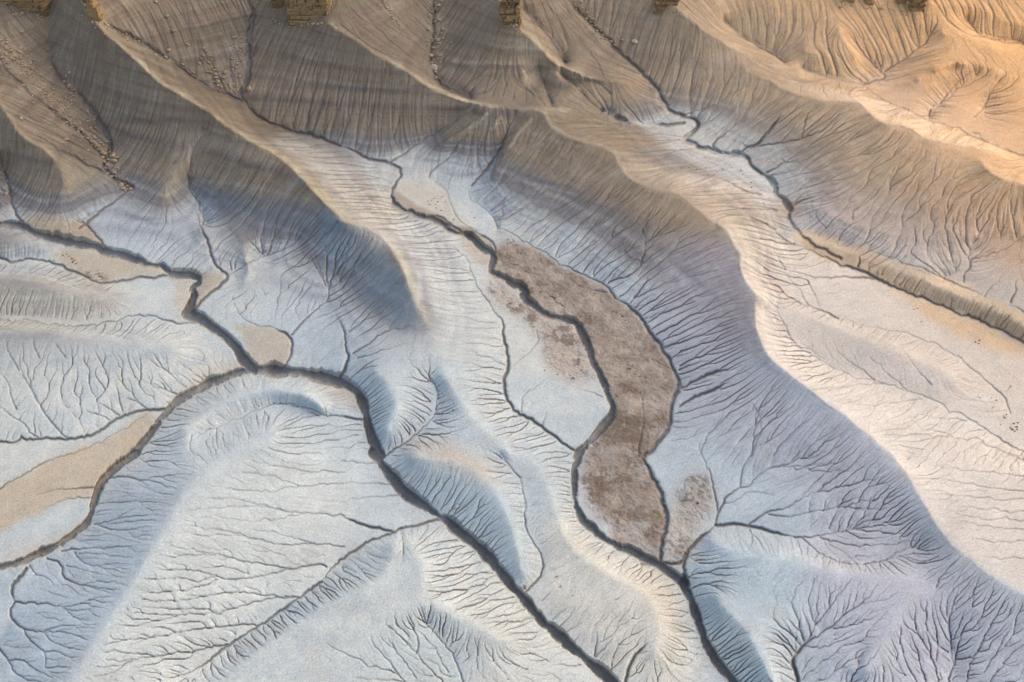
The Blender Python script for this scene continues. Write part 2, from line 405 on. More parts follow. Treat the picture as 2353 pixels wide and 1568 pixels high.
A 1.3 2.2|1 1|2210,830 2280,800 2352,790 2450,740
A 1.1 1.9|1 1|2070,640 2180,590 2300,560
A 1.1 1.9|1 1|2010,490 2060,430 2100,370 2110,310
A 1.1 1.9|1 1|1830,390 1850,370 1980,340 2060,270 2080,180 2090,80 2100,-20
A .8 1.5|1 1|2080,180 2150,100 2230,30
A .8 1.5|1 1|2070,240 1950,200 1930,80
A .8 1.5|1 1|2090,80 2040,-20
A .8 1.5|1 1|2000,560 2130,520 2200,460
A 1.2 2|2 1|490,1568 510,1420 530,1270 580,1180 650,1080
A .8 1.5|2 1|530,1270 490,1200
A .9 1.6|2 1|520,1360 620,1250 720,1170
A .9 1.6|2 1|505,1450 620,1330 780,1220
A .9 1.6|2 1|130,1568 190,1420 270,1340 300,1240
A .7 1.4|2 1|200,1420 320,1300 400,1190
A 1 1.7|2 1|640,1568 720,1450 860,1330
A 1 1.7|2 1|880,1568 1000,1480 1150,1380
A 1.6 2.8|2 1|1340,360 1200,345 1000,350 850,330 720,295
A 1 1.7|2 1|720,295 580,240 480,200
A .8 1.5|2 1|720,295 660,200 600,110
A 1.4 2.4|2 1|780,120 690,115 600,90 530,75
A 1 1.8|2 1|2260,1280 2240,1230 2220,1160 2100,1060 1970,950 1830,850 1650,770 1450,710 1250,680 1080,630
A 1.7 2.6|2 1|1080,630 960,570 830,530
A 1.2 2|2 1|830,530 740,480 600,370 520,280
A .9 1.5|2 1|880,545 820,440 720,330
A .9 1.5|2 1|950,560 930,480 870,370
A 1.1 1.9|2 1|2352,1540 2250,1500 2150,1420 1950,1300 1750,1190 1550,1120 1390,1075 1200,1030 1020,960 970,910 830,840
A .9 1.6|2 1|830,840 700,740 620,640 570,560
A .8 1.5|2 1|760,780 720,680 660,570
A .8 1.5|2 1|1550,1120 1420,1010 1300,900
A .8 1.5|2 1|1390,1075 1200,1080 1050,1125 900,1110
A .8 1.5|2 1|1650,1180 1500,1200 1300,1230 1150,1200
A .8 1.4|2 1|1330,1050 1200,950 1080,860
A .8 1.4|2 1|1720,1085 1600,960 1520,830
A 1 1.7|2 1|2220,1140 2260,1090
A .9 1.6|2 1|2352,1600 2150,1510 1900,1450 1700,1380 1450,1350
A .8 1.5|2 1|1830,1440 1650,1420 1400,1420
A .8 1.5|2 1|1960,1330 1800,1310 1650,1290
A 1 1.8|2 2|2352,60 2250,0
A .8 1.5|2 2|2352,160 2150,140 1950,110 1700,80
A .8 1.5|2 2|2352,260 2100,240 1900,200 1700,180
A .8 1.5|2 2|2340,310 2200,330 2000,300 1780,280
A .8 1.5|2 2|2352,460 2100,450 1870,420
A .8 1.5|2 2|2352,600 2150,610 1980,580
A .8 1.5|2 2|2352,520 2100,510 1900,460
A .8 1.5|2 2|2352,720 2200,720 2080,710
A .8 1.5|2 2|2352,400 2150,400 1900,360
A 2 3.6|0 0|-60,330 60,500 150,580 260,680 400,790 560,920 690,1060
A 2.2 3.4|0 0|330,380 400,520 480,620
A 3 5|0 0|480,620 560,650 640,760 720,900 770,1000 720,1080 720,1170 820,1250 900,1280
A 1.5 3.2|0 0|900,1280 800,1370 700,1430 580,1530 540,1560
A 1.6 3.4|0 1|520,-40 600,0 660,60 720,150 770,185
A 1.6 3|0 0|250,920 500,1080 720,1180
A 1.8 3|0 0|0,1100 60,1250 80,1400 120,1490 180,1548
A 1.5 2.4|0 0|1310,1080 1290,1190 1290,1300 1350,1360 1400,1500 1380,1540
A 2.8 4|0 0|730,170 1000,310 1080,370 1140,400
A 2.2 3|0 0|1140,400 1330,540 1450,610 1560,650 1650,690
A 3.4 5|0 0|1700,-60 1700,20 1740,80 1690,250 1700,450 1690,560 1640,640
A 2 3|0 0|1690,450 1740,360 1760,280
A 1.4 2.4|0 0|1540,640 1500,520 1400,370 1340,200
A 1.4 2.4|0 0|1600,640 1580,500 1560,350
A 2.4 3.6|0 0|1640,640 1720,770 1850,850 2000,900 2200,950 2324,1000
A 1.2 2|0 0|2080,900 2120,750 2160,600 2200,450
A 1 1.8|0 0|2200,940 2240,850 2300,700
A 1.6 2.6|1 0|340,1110 420,1060 600,950 750,850 830,790
A 1 1.8|1 0|530,980 550,860 560,750
A .9 1.6|1 0|360,950 390,850 430,740
A 1.6 2.6|1 0|610,1210 620,1170 740,1090 800,1000 920,850
A .8 1.5|1 0|610,1210 720,1290 740,1350 760,1400 800,1500 900,1568
A 1.8 3|1 0|900,1270 990,1180 1050,1100 1130,960 1140,850
A 1 1.8|1 0|900,1270 870,1350 960,1400 1050,1490 1080,1560
A .8 1.5|1 0|1110,1480 1120,1380 1130,1330 1220,1290
A .8 1.5|1 0|1130,1500 1250,1420 1350,1350
A 1.8 3|1 0|640,-100 640,200 620,380 640,480 660,560 760,630
A 1.4 2.6|1 0|700,440 720,390 850,250 900,150
A 1.2 2|1 0|690,510 720,590 820,650
A 1 2|1 0|0,20 150,120 350,280 480,390 600,500
A 1.4 2.4|1 0|1450,722 1440,680 1420,650 1390,560 1360,460
A .9 1.9|1 0|1690,675 1640,620 1510,500
A 1.4 2.2|1 0|1250,60 1380,200 1480,330 1540,430
A 1 2|1 0|1400,30 1600,220 1750,400 1800,520
A 2.4 3.6|1 0|1500,-80 1600,40 1700,150 1850,290 1900,350 2020,460 2130,560 2180,620
A 2.6 4|1 0|2180,620 2200,680 2240,720 2235,740 2280,770 2352,790
A 1.2 2|1 0|2180,610 2100,605 2060,610
A 2 3.4|1 0|2150,850 2250,855 2352,840
A 3 5|2 0|0,800 100,810 130,850 100,900 20,950 60,970 220,1030 400,1060
A 3 6|2 0|400,1060 470,1080 480,1130 560,1190 620,1230 660,1280 650,1330 720,1380 750,1430
A 2 4.3|2 0|750,1430 740,1500 780,1560 820,1600
A 1.6 3.2|2 0|790,1575 860,1640 1000,1720 1100,1770
A 1.4 2.6|2 0|0,1170 150,1190 280,1220 330,1240 400,1290 550,1330
A 1.6 2.8|2 0|240,1020 220,990 250,960 330,890 410,830 460,770
A 2 3|2 0|400,1060 450,1010 530,990 570,930 630,870 690,780
A 1.2 2|2 0|450,1010 430,980
A 1.4 2.2|2 0|530,1000 690,980 830,950 930,920 1030,850 1100,770
A 1 1.7|2 0|690,980 770,880 820,800
A 1 1.7|2 0|830,950 850,870 880,770
A 1.1 1.8|2 0|0,790 100,770 240,720 330,660 420,600
A 1.6 2.6|2 0|590,1180 660,1150 690,1120 720,1110 690,1080
A 1.2 2|2 0|720,1110 800,1100
A 1.1 2|2 0|620,1200 690,1190 800,1160
A 1.1 2.2|2 0|770,1420 800,1360 850,1320 900,1300
A 1.6 2.5|2 0|780,1400 840,1370 900,1350
A 1.2 2.2|2 0|660,1440 590,1420 520,1400 470,1410
A 1.6 2.6|2 0|650,1568 590,1540 480,1490
A .8 1.5|2 0|1000,1560 940,1500 920,1460 970,1400 960,1350 1100,1290
A .7 1.4|2 0|1180,1500 1180,1440 1240,1400
A 1.4 2.2|2 0|300,140 500,310 620,360 720,430
A 1.2 2.2|2 0|820,462 1000,530 1150,560 1270,590 1370,680 1500,730 1700,820 1920,890 2040,950 2200,1010 2352,1080 2600,1180
A 1.6 2.2|2 0|1250,582 1330,555 1420,530 1330,450 1240,360 1180,260
A 1 1.8|2 0|1330,440 1340,350
A 1.6 2.2|2 0|1400,490 1480,440 1600,360 1730,230
A 1 1.6|2 0|1000,530 1000,490 1050,430
A 1 1.6|2 0|840,460 870,400
A 1 1.6|2 0|1240,580 1230,540
A 1.2 2|2 0|1700,820 1720,740 1700,790
A 1.4 2.2|2 0|1780,710 1830,640 1900,560 1990,490
A .9 1.6|2 0|1790,700 1850,670 1900,600
A 1 1.7|2 0|2010,800 2070,750 2110,680 2120,600
A 1.2 2|2 0|2040,950 2060,920 2010,910
A 1.1 1.8|2 0|2352,300 2100,265 2030,230 1960,120
A 1 1.6|2 0|2230,300 2220,270
A .9 1.5|2 0|820,650 830,590
A .9 1.5|2 0|1010,670 980,630 980,590
A 1.2 2|2 1|1790,350 1740,300 1680,260 1590,200 1570,170 1620,110 1600,0
A 1.4 2.2|2 1|1940,380 1935,330 1980,290 1990,220 2060,215 2200,170 2280,120 2352,60
A .8 1.5|2 1|1985,290 1980,130
A 1 1.7|2 1|2080,480 2110,430 2170,385
A 1.5 2.4|2 1|2260,520 2270,480 2300,450 2290,390 2300,370
A 1.2 2|2 1|2352,590 2300,550 2250,540
A 1 1.8|2 1|1810,355 1650,290 1450,220 1300,160
A 1.2 2|2 1|2090,480 1900,400 1800,355
A 1.2 2.4|2 1|620,0 680,70 780,120
A 1.8 3.2|2 1|780,120 900,170 1000,220 1200,290 1340,350 1500,430 1800,550 2050,640 2200,710 2352,790 2600,900
A 2 2.4|2 1|1215,275 1230,240 1225,205
A 1.2 1.6|2 1|1345,325 1355,290
A 1 1.6|2 1|1290,300 1300,270
A 1 1.6|2 1|1380,330 1390,300
A 1 1.6|2 1|1500,400 1530,370
A 1 1.6|2 1|1730,500 1750,460
A 1 1.6|2 1|1850,550 1860,490
A 1 1.6|2 1|2050,610 2060,570
A 1 1.6|2 1|2160,670 2170,630
A 1 1.6|2 1|2220,700 2250,650
A 1 2|1 0|1050,480 1010,560 980,640
A 1 2|1 0|1110,480 1070,580 1040,660
A 1 2|1 0|1170,485 1130,580 1110,660
A 1 2|1 0|1230,490 1200,590 1180,680
A 1 2|1 0|960,480 930,560 900,620
A 1 2|1 0|1290,490 1270,600 1270,700
A 1 2|1 0|1300,560 1340,640 1400,720
A 1 2|1 0|1560,480 1640,560 1720,640
A 1 2|1 0|1650,480 1760,560 1850,640
"""

PAINT = """
.50,.515,.47 .7 14|0 2|1300,300 1640,0 2352,0 2500,400 2352,700 1500,1400 1300,1700 450,1700 900,950
.33,.385,.43 .55 10|0 2|-200,1400 0,1200 150,850 450,650 650,450 750,150 1200,150 1230,280 1080,580 900,880 720,1150 560,1400 420,1700 -200,1700
.33,.42,.445 .6 9|1 2|400,300 700,100 950,200 1080,330 1200,560 1270,800 1270,900 1180,850 1000,640 700,420
.33,.42,.445 .6 8|1 1|40,1050 200,1020 260,1200 300,1500 380,1700 300,1680 180,1300 100,1110
.345,.425,.455 .55 8|1 2|-600,1100 -200,950 100,800 370,560 350,700 250,830 0,980 -300,1150
.345,.425,.445 .5 14|1 2|200,1250 560,1080 850,1150 1000,1350 900,1600 300,1600
.345,.425,.445 .45 10|2 2|50,700 250,600 350,680 700,760 1150,860 1300,1000 1000,1050 600,1000 200,1150 100,1050
.47,.44,.445 .75 16|2 1|-200,300 420,200 500,520 540,760 720,990 1100,1270 1440,1560 1640,1850 1860,2170 2350,2530 2500,3200 1200,3200 900,2400 1000,1900 500,1500 0,1300 -250,800
.27,.25,.265 .75 7|2 1|-100,60 300,60 420,200 430,330 520,480 510,660 540,800 420,720 250,450 50,300
.31,.29,.30 .6 9|2 1|0,250 250,400 420,700 560,860 720,1000 900,1140 700,1080 420,900 200,650
.40,.38,.40 .4 9|2 1|720,1010 1100,1280 1440,1570 1640,1860 1860,2180 2200,2450 2100,2450 1700,2200 1400,1800 1000,1350
.45,.45,.475 .6 14|2 2|900,700 1700,780 2352,1000 2700,1200 2700,1700 900,1700
.56,.50,.435 .95 4|2 1|300,0 350,40 362,110 432,190 420,260 432,340 485,425 562,495 525,540 520,640 545,760 610,890 725,1000 900,1130 1100,1280 1300,1440 1440,1560 1640,1850 1740,2020 1860,2170 2100,2350 2352,2530 2800,2900 2800,850 2200,680 1340,360 780,110 600,20
.48,.40,.315 .6 5|2 0|-100,1290 60,1370 250,1530 350,1590 600,1590 740,1560 660,1440 500,1350 200,1250 0,1170 -400,1050 -400,1150
.40,.33,.25 .7 6|2 1|360,40 500,60 650,150 560,230 440,190
.44,.36,.28 .6 5|2 1|440,230 560,260 800,500 700,500 560,440 450,350
.44,.38,.33 .65 18|2 1|600,560 900,620 1150,720 1700,800 1900,980 1400,1000 1000,900 700,720
.62,.57,.465 .85 10|1 2|1400,400 1620,470 1900,680 2250,850 2330,1100 2480,1700 2050,1700 1750,1300 1450,980 1400,700
.40,.36,.29 .55 7|1 2|1340,960 1500,1000 1750,1200 1900,1400 1930,1560 1760,1420 1500,1150
.50,.41,.30 .5 8|1 2|1900,800 2250,860 2330,1100 2360,1250 2280,1250 2100,1000
.52,.40,.28 .65 6|1 2|420,-70 650,-90 900,0 1080,130 1110,230 1000,190 850,110 600,40
.25,.19,.14 .92 2.2|1 1|1070,140 1160,90 1250,120 1400,190 1620,320 1750,380 1830,420 1890,500 1990,560 2070,650 2120,750 2210,850 2270,980 2320,1085 2270,1180 2250,1260 2250,1370 2150,1500 2080,1570 2100,1650 2190,1790 2215,1920 2230,2020 2190,2170 2180,2290 2000,2220 1850,2150 1840,2060 1710,1950 1660,1800 1640,1680 1650,1570 1800,1400 1890,1280 1850,1160 1790,1010 1720,900 1700,800 1650,680 1580,640 1400,600 1250,480 1290,440 1180,390 1060,320 1050,230
.34,.27,.20 .5 8|1 1|1750,900 2000,920 2150,1100 2200,1300 2000,1250 1850,1100
.43,.36,.28 .7 4|1 1|1260,270 1420,440 1600,570 1590,630 1450,590 1300,420
.45,.43,.41 .8 4|1 2|1640,60 1720,150 1700,330 1850,450 1850,560 1700,470 1630,330 1610,150
.34,.27,.215 .8 6|1 1|1000,330 1150,390 1230,510 1400,620 1610,660 1690,830 1740,950 1780,1060 1560,1050 1400,960 1390,780 1250,640 1100,560 1020,480
.33,.265,.2 .75 7|1 2|2230,500 2350,160 2480,120 2580,300 2480,530 2370,740 2290,800 2200,740
.50,.45,.36 .75 3|1 0|410,1240 600,1230 740,1300 800,1450 950,1590 700,1560 600,1480 430,1410 360,1330
.33,.27,.2 .85 1.6|1 0|380,1300 440,1350 640,1450 760,1530 740,1560 600,1490 430,1430 360,1360
.43,.36,.27 .75 3|1 1|800,70 900,80 1000,170 1040,200 1030,300 900,230
.30,.25,.19 .8 1.5|1 1|760,0 900,10 1010,80 1060,150 1040,190 970,130 920,70 790,40
.62,.45,.28 .9 2.5|2 1|780,20 1000,50 1300,150 1500,250 1800,340 2090,470 2352,600 2700,760 2700,950 2352,790 2050,640 1800,550 1500,430 1200,290 780,120
.42,.30,.19 .95 1.2|2 1|830,95 900,110 1000,135 1200,190 1500,310 1800,440 2100,560 2352,690 2600,800 2600,905 2352,790 2200,710 2050,640 1800,550 1500,430 1340,350 1200,290 1000,220 880,165
.60,.41,.24 .9 3|2 1|1380,375 1560,500 1640,600 1800,690 2000,800 2200,850 2352,890 2600,980 2600,915 2352,800 2050,650 1800,560 1500,440
.38,.30,.2 .85 2.5|0 1|120,-40 215,0 230,40 310,60 640,130 740,180 650,30 590,-30 250,-80
.43,.36,.26 .85 3|0 1|330,180 500,140 800,215 1010,270 1110,290 1140,325 950,345 750,380 640,370 480,300
.33,.30,.27 .6 6|0 1|420,280 640,300 780,370 640,385 540,320
.42,.35,.26 .85 2|0 1|1160,280 1320,315 1500,310 1550,345 1400,480 1330,580 1290,600 1330,470 1370,380 1300,330
.50,.43,.33 .7 3|0 1|1180,350 1340,360 1290,430 1310,520 1260,590 1170,560 1210,430
.44,.37,.285 .85 1.8|0 1|1590,670 1860,690 1990,750 2000,840 1970,920 1920,980 1760,985 1690,910 1690,800
.46,.37,.26 .9 2.5|0 2|1000,-290 860,-180 680,-80 400,20 150,150 0,230 -200,330 -200,650 0,545 300,390 420,325 630,310 690,190 800,80 930,-10 1100,-210
.52,.44,.33 .8 5|0 1|1480,940 1640,920 1730,970 1600,1010 1450,1070 1280,1150 1200,1180 1300,1050
.42,.34,.26 .8 5|0 1|2100,1060 2352,1095 2480,1150 2500,1250 2352,1200 2200,1110
.52,.45,.36 .6 4|0 2|-100,760 150,640 380,560 560,450 620,420 560,560 380,650 100,770 -100,800
.38,.34,.27 .75 12|0 1|-200,370 300,380 800,440 950,540 600,650 0,690 -200,690
.28,.265,.25 .6 6|0 1|-100,20 200,30 330,120 200,190 -100,180
.36,.37,.36 .6 10|0 1|-200,730 250,740 700,760 900,880 500,880 0,920 -200,920
.38,.21,.145 .65 16|2 0|1450,1250 1900,1180 2352,1380 2500,1800 2150,1750 1750,1520
.60,.48,.43 .6 18|2 1|850,-200 1400,-150 1700,100 2000,60 2400,200 2400,450 1900,300 1300,100 900,0
.42,.22,.115 .7 12|2 0|1880,500 2352,560 2500,850 2050,740
.62,.50,.40 .7 8|2 0|1000,560 1300,600 1700,740 2100,760 2352,850 2600,1050 2600,1200 2100,990 1700,830 1370,690
.64,.53,.42 .85 3|2 0|650,565 1080,695 1230,700 1280,765 1400,855 1560,860 1640,940 1800,990 2000,1020 2200,1040 2352,1090 2200,1000 2000,930 1700,800 1500,720 1370,680 1230,640 1000,610 800,590
.62,.54,.46 .85 4|2 0|0,1190 280,1240 600,1330 660,1400 500,1330 200,1260 0,1230
.46,.38,.30 .75 4|2 0|480,1130 560,1130 660,1130 690,1090 560,1080
.42,.33,.25 .75 5|2 0|640,1360 820,1340 900,1330 830,1480 760,1560 640,1500
.31,.235,.155 .8 5|0 0|0,220 150,300 330,560 480,740 640,980 640,1000 440,820 200,600 0,420
.30,.24,.18 .8 4|0 0|640,960 770,1000 820,1100 820,1230 900,1290 860,1320 740,1200 680,1060
.27,.22,.165 .7 5|0 0|1440,450 1600,200 1680,300 1690,550 1560,640 1440,560
.27,.22,.165 .7 5|0 0|720,150 1000,250 1350,480 1480,600 1400,560 1100,370 800,220
.34,.28,.2 .7 5|1 0|580,-100 720,-100 700,300 640,500 590,400
.30,.25,.18 .6 5|1 0|300,0 420,0 480,200 380,180
.125,.098,.066 .85 5|0 0|760,230 980,420 1150,560 1350,690 1500,810 1700,930 1950,1050 2300,1230 2352,1080 2000,900 1720,770 1540,650 1330,540 1000,310
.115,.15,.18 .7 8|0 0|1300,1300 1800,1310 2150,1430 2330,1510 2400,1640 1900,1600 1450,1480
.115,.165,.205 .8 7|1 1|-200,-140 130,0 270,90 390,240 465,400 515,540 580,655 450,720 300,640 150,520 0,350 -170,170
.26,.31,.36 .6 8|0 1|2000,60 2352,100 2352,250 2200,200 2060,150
.44,.40,.32 .9 2|1 1|170,0 290,80 400,230 470,390 515,530 590,665 640,690 570,545 530,400 465,240 370,110 230,-20
.40,.375,.335 .85 5|0 0|1800,950 2000,1060 2200,1240 2352,1400 2480,1560 2560,1700 2900,1650 2700,1400 2352,1090 2050,930
.38,.325,.225 .75 2|0 0|1640,920 1850,1030 1960,1100 2090,1240 2210,1370 2330,1490 2420,1560 2470,1540 2310,1400 2170,1250 2040,1120 1900,1030
.34,.28,.19 .6 4|0 0|1300,950 1330,1000 1280,1150 1230,1300 1160,1400 1070,1400 1110,1270 1200,1120
.32,.275,.195 .6 6|0 0|300,1040 480,1110 700,1180 790,1250 600,1290 470,1270 400,1150
.33,.27,.19 .6 6|1 0|1130,190 1280,260 1390,350 1460,430 1300,430 1180,330
.215,.165,.105 .8 5|1 0|1430,800 1700,770 1900,800 2100,900 2300,980 2200,1010 1900,1020 1640,950 1500,890
.29,.23,.16 .6 5|1 0|1890,1070 2000,1120 2250,1180 2352,1320 2200,1300 2030,1240 1930,1170
.47,.47,.445 .92 6|1 1|300,-60 420,90 500,250 560,420 640,600 780,720 860,600 760,350 620,120 480,-60
.40,.37,.31 .7 7|1 0|-20,1250 150,1280 340,1330 420,1450 330,1560 150,1530 0,1420
.37,.31,.245 .6 6|1 1|1050,110 1130,50 1230,70 1330,150 1450,230 1300,220 1150,200 1060,200
.37,.31,.25 .5 7|1 2|2000,600 2180,680 2240,780 2330,860 2352,960 2280,920 2150,800 2020,700
"""

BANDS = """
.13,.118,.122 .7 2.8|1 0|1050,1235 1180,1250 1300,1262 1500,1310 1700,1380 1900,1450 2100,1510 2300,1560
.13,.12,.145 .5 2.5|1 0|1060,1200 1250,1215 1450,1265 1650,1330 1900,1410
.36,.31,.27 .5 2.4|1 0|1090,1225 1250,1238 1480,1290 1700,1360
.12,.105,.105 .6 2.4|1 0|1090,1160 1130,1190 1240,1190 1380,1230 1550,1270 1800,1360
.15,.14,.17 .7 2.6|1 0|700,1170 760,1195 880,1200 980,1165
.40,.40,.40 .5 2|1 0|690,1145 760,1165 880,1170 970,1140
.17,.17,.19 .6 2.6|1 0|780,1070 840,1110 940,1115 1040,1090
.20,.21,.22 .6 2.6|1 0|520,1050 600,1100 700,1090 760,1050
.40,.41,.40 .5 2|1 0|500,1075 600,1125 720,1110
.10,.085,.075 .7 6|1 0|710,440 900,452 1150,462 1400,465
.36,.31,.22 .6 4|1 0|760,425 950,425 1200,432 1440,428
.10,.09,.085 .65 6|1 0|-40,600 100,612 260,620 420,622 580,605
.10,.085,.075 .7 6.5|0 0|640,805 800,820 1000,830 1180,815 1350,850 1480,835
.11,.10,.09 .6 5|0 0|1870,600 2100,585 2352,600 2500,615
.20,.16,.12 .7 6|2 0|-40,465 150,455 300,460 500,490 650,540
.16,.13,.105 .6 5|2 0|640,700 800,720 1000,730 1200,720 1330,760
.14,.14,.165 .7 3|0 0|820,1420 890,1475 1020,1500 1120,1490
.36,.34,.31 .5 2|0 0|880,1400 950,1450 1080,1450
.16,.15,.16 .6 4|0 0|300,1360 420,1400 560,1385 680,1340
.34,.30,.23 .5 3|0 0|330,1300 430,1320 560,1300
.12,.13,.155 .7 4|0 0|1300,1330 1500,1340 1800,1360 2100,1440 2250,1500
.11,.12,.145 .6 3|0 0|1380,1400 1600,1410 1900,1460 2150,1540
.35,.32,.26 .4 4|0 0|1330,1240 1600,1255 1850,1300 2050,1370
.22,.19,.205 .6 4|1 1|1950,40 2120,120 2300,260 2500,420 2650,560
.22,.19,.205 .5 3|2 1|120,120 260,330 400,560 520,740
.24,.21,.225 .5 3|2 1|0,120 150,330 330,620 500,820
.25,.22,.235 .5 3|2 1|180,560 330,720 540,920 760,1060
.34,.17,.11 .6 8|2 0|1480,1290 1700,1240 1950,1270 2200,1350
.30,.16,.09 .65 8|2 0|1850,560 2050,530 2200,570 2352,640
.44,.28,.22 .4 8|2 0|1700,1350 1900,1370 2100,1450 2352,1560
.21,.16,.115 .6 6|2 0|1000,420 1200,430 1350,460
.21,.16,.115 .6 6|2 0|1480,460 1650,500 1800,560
"""
RILL_GAIN = 0.6
HAZE_D = 0.0002

# ------------------------------------------------------------------ helpers for the height field
rng = np.random.default_rng(7)
random.seed(7)
G = 1.2
GX0, GX1, GY0, GY1 = -70, 1094, -45, 735
NX, NY = int((GX1 - GX0) * G), int((GY1 - GY0) * G)


def to_px(c, r, pts):
    p = np.array(pts, float)
    return np.stack([(c * 830 + p[:, 0] / 2.8) * 0.4096, (r * 553 + p[:, 1] / 2.8) * 0.4096], 1)


def parse(text):
    for ln in text.strip().split('\n'):
        a, b, c = ln.split('|')
        pts = [tuple(float(v) for v in q.split(',')) for q in c.split()]
        yield a.strip(), b.strip(), pts


def wiggle(p, amp, lev=3):
    for _ in range(lev):
        d = p[1:] - p[:-1]
        n = np.stack([-d[:, 1], d[:, 0]], 1)
        m = (p[1:] + p[:-1]) / 2 + n * rng.normal(0, amp, (len(d), 1))
        q = np.empty((len(p) * 2 - 1, 2))
        q[0::2] = p
        q[1::2] = m
        p = q
    return p


def smooth_line(p, it=2):
    for _ in range(it):
        q = np.empty(((len(p) - 1) * 2 + 2, 2))
        q[0], q[-1] = p[0], p[-1]
        q[1:-1:2] = p[:-1] * .75 + p[1:] * .25
        q[2:-1:2] = p[:-1] * .25 + p[1:] * .75
        p = q
    return p


def resample(p, step):
    d = np.hypot(*(p[1:] - p[:-1]).T)
    s = np.r_[0, np.cumsum(d)]
    n = max(2, int(s[-1] / step) + 1)
    t = np.linspace(0, s[-1], n)
    return np.stack([np.interp(t, s, p[:, 0]), np.interp(t, s, p[:, 1])], 1), t / max(s[-1], 1e-6)


def box1(a, r, ax):
    a = np.moveaxis(a, ax, 0)
    p = np.concatenate([np.repeat(a[:1], r + 1, 0), a, np.repeat(a[-1:], r, 0)], 0)
    c = np.cumsum(p, 0, dtype=np.float64)
    o = (c[2 * r + 1:] - c[:-2 * r - 1]) / (2 * r + 1)
    return np.moveaxis(o, 0, ax)


def blur(a, sig):
    if sig < 0.9:
        k = math.exp(-0.5 / sig ** 2)
        w = 1 / (1 + 2 * k)
        for ax in (0, 1):
            b = np.moveaxis(a, ax, 0)
            p = np.concatenate([b[:1], b, b[-1:]], 0)
            a = np.moveaxis(w * p[1:-1] + w * k * (p[:-2] + p[2:]), 0, ax)
        return a
    r = max(1, int(round((math.sqrt(4 * sig * sig + 1) - 1) / 2)))
    for _ in range(3):
        a = box1(box1(a, r, 0), r, 1)
    return a


def zoom2(a, ny, nx):
    ys = np.clip((np.arange(ny) + .5) * a.shape[0] / ny - .5, 0, a.shape[0] - 1)
    xs = np.clip((np.arange(nx) + .5) * a.shape[1] / nx - .5, 0, a.shape[1] - 1)
    y0 = np.minimum(ys.astype(int), a.shape[0] - 2)
    x0 = np.minimum(xs.astype(int), a.shape[1] - 2)
    fy = (ys - y0)[:, None]
    fx = (xs - x0)[None]
    return ((a[y0][:, x0] * (1 - fx) + a[y0][:, x0 + 1] * fx) * (1 - fy)
            + (a[y0 + 1][:, x0] * (1 - fx) + a[y0 + 1][:, x0 + 1] * fx) * fy)


def noise2(x, y, seed):
    g = np.random.default_rng(seed).random((256, 256))
    xi = np.floor(x).astype(int)
    yi = np.floor(y).astype(int)
    fx = x - xi
    fy = y - yi
    fx = fx * fx * (3 - 2 * fx)
    fy = fy * fy * (3 - 2 * fy)
    x0, x1, y0, y1 = xi & 255, (xi + 1) & 255, yi & 255, (yi + 1) & 255
    return ((g[y0, x0] * (1 - fx) + g[y0, x1] * fx) * (1 - fy) + (g[y1, x0] * (1 - fx) + g[y1, x1] * fx) * fy) * 2 - 1


def fbm(x, y, scale, octs, seed, gain=.5):
    o = 0
    a = 1
    t = 0
    for k in range(octs):
        o = o + a * noise2(x / scale * 2 ** k + 17.3 * k, y / scale * 2 ** k - 9.1 * k, seed + k)
        t += a
        a *= gain
    return o / t


# ---- skeleton: heights along ridges and valley floors, relaxed in between
cx, cy, cz = [], [], []
for key, hs, pts in parse(MACRO):
    c, r = (int(v) for v in key.split())
    h = [float(v) for v in hs.split('>')]
    p = wiggle(smooth_line(to_px(c, r, pts), 1), .045, 3)
    q, t = resample(p, .5)
    cx.append(q[:, 0]); cy.append(q[:, 1])
    cz.append(np.interp(t, np.linspace(0, 1, len(h)), h))
cx, cy, cz = (np.concatenate(v) for v in (cx, cy, cz))


def relax():
    f = None
    for k, its in ((16, 600), (8, 400), (4, 260), (2, 120)):
        ny, nx = NY // k, NX // k
        ix = ((cx - GX0) * G / k).astype(int)
        iy = ((cy - GY0) * G / k).astype(int)
        ok = (ix >= 0) & (ix < nx) & (iy >= 0) & (iy < ny)
        idx = iy[ok] * nx + ix[ok]
        cnt = np.bincount(idx, minlength=ny * nx).reshape(ny, nx)
        val = np.bincount(idx, weights=cz[ok], minlength=ny * nx).reshape(ny, nx) / np.maximum(cnt, 1)
        m = cnt > 0
        f = np.full((ny, nx), 2.0) if f is None else zoom2(f, ny, nx)
        f[m] = val[m]
        for _ in range(its):
            p = np.pad(f, 1, mode='edge')
            g = (p[:-2, 1:-1] + p[2:, 1:-1] + p[1:-1, :-2] + p[1:-1, 2:]) * .25
            f = np.where(m, val, g)
    return zoom2(f, NY, NX)


rel0 = relax()
px = GX0 + (np.arange(NX)[None, :] + np.zeros((NY, 1)) + .5) / G
py = GY0 + (np.arange(NY)[:, None] + np.zeros((1, NX)) + .5) / G
upper = np.clip((330 - py + 0.06 * px) / 200, 0, 1)
crisp = np.zeros((NY, NX))
hi = cz >= 8.5
ii = np.clip(((cy[hi] - GY0) * G).astype(int), 0, NY - 1), np.clip(((cx[hi] - GX0) * G).astype(int), 0, NX - 1)
crisp[ii] = 1
crisp = np.clip(blur(crisp, 7) * 22, 0, 1)
soft = np.maximum(upper * .8, crisp)
rel0 = blur(rel0, .85) * soft + blur(rel0, 3.8) * (1 - soft)

xn = (px - 512) / 512 * TAN_H
yn = (341 - py) / 512 * TAN_H
DX = xn
DY = math.cos(PITCH) + yn * math.sin(PITCH)
DZ = -math.sin(PITCH) + yn * math.cos(PITCH)


def base_z(X, Y):
    f = (Y - .30 * X - 440) / 22
    sp = np.where(f > 20, f, np.log1p(np.exp(np.minimum(f, 20)))) * 22
    return .50 * sp + .015 * (Y - 150)


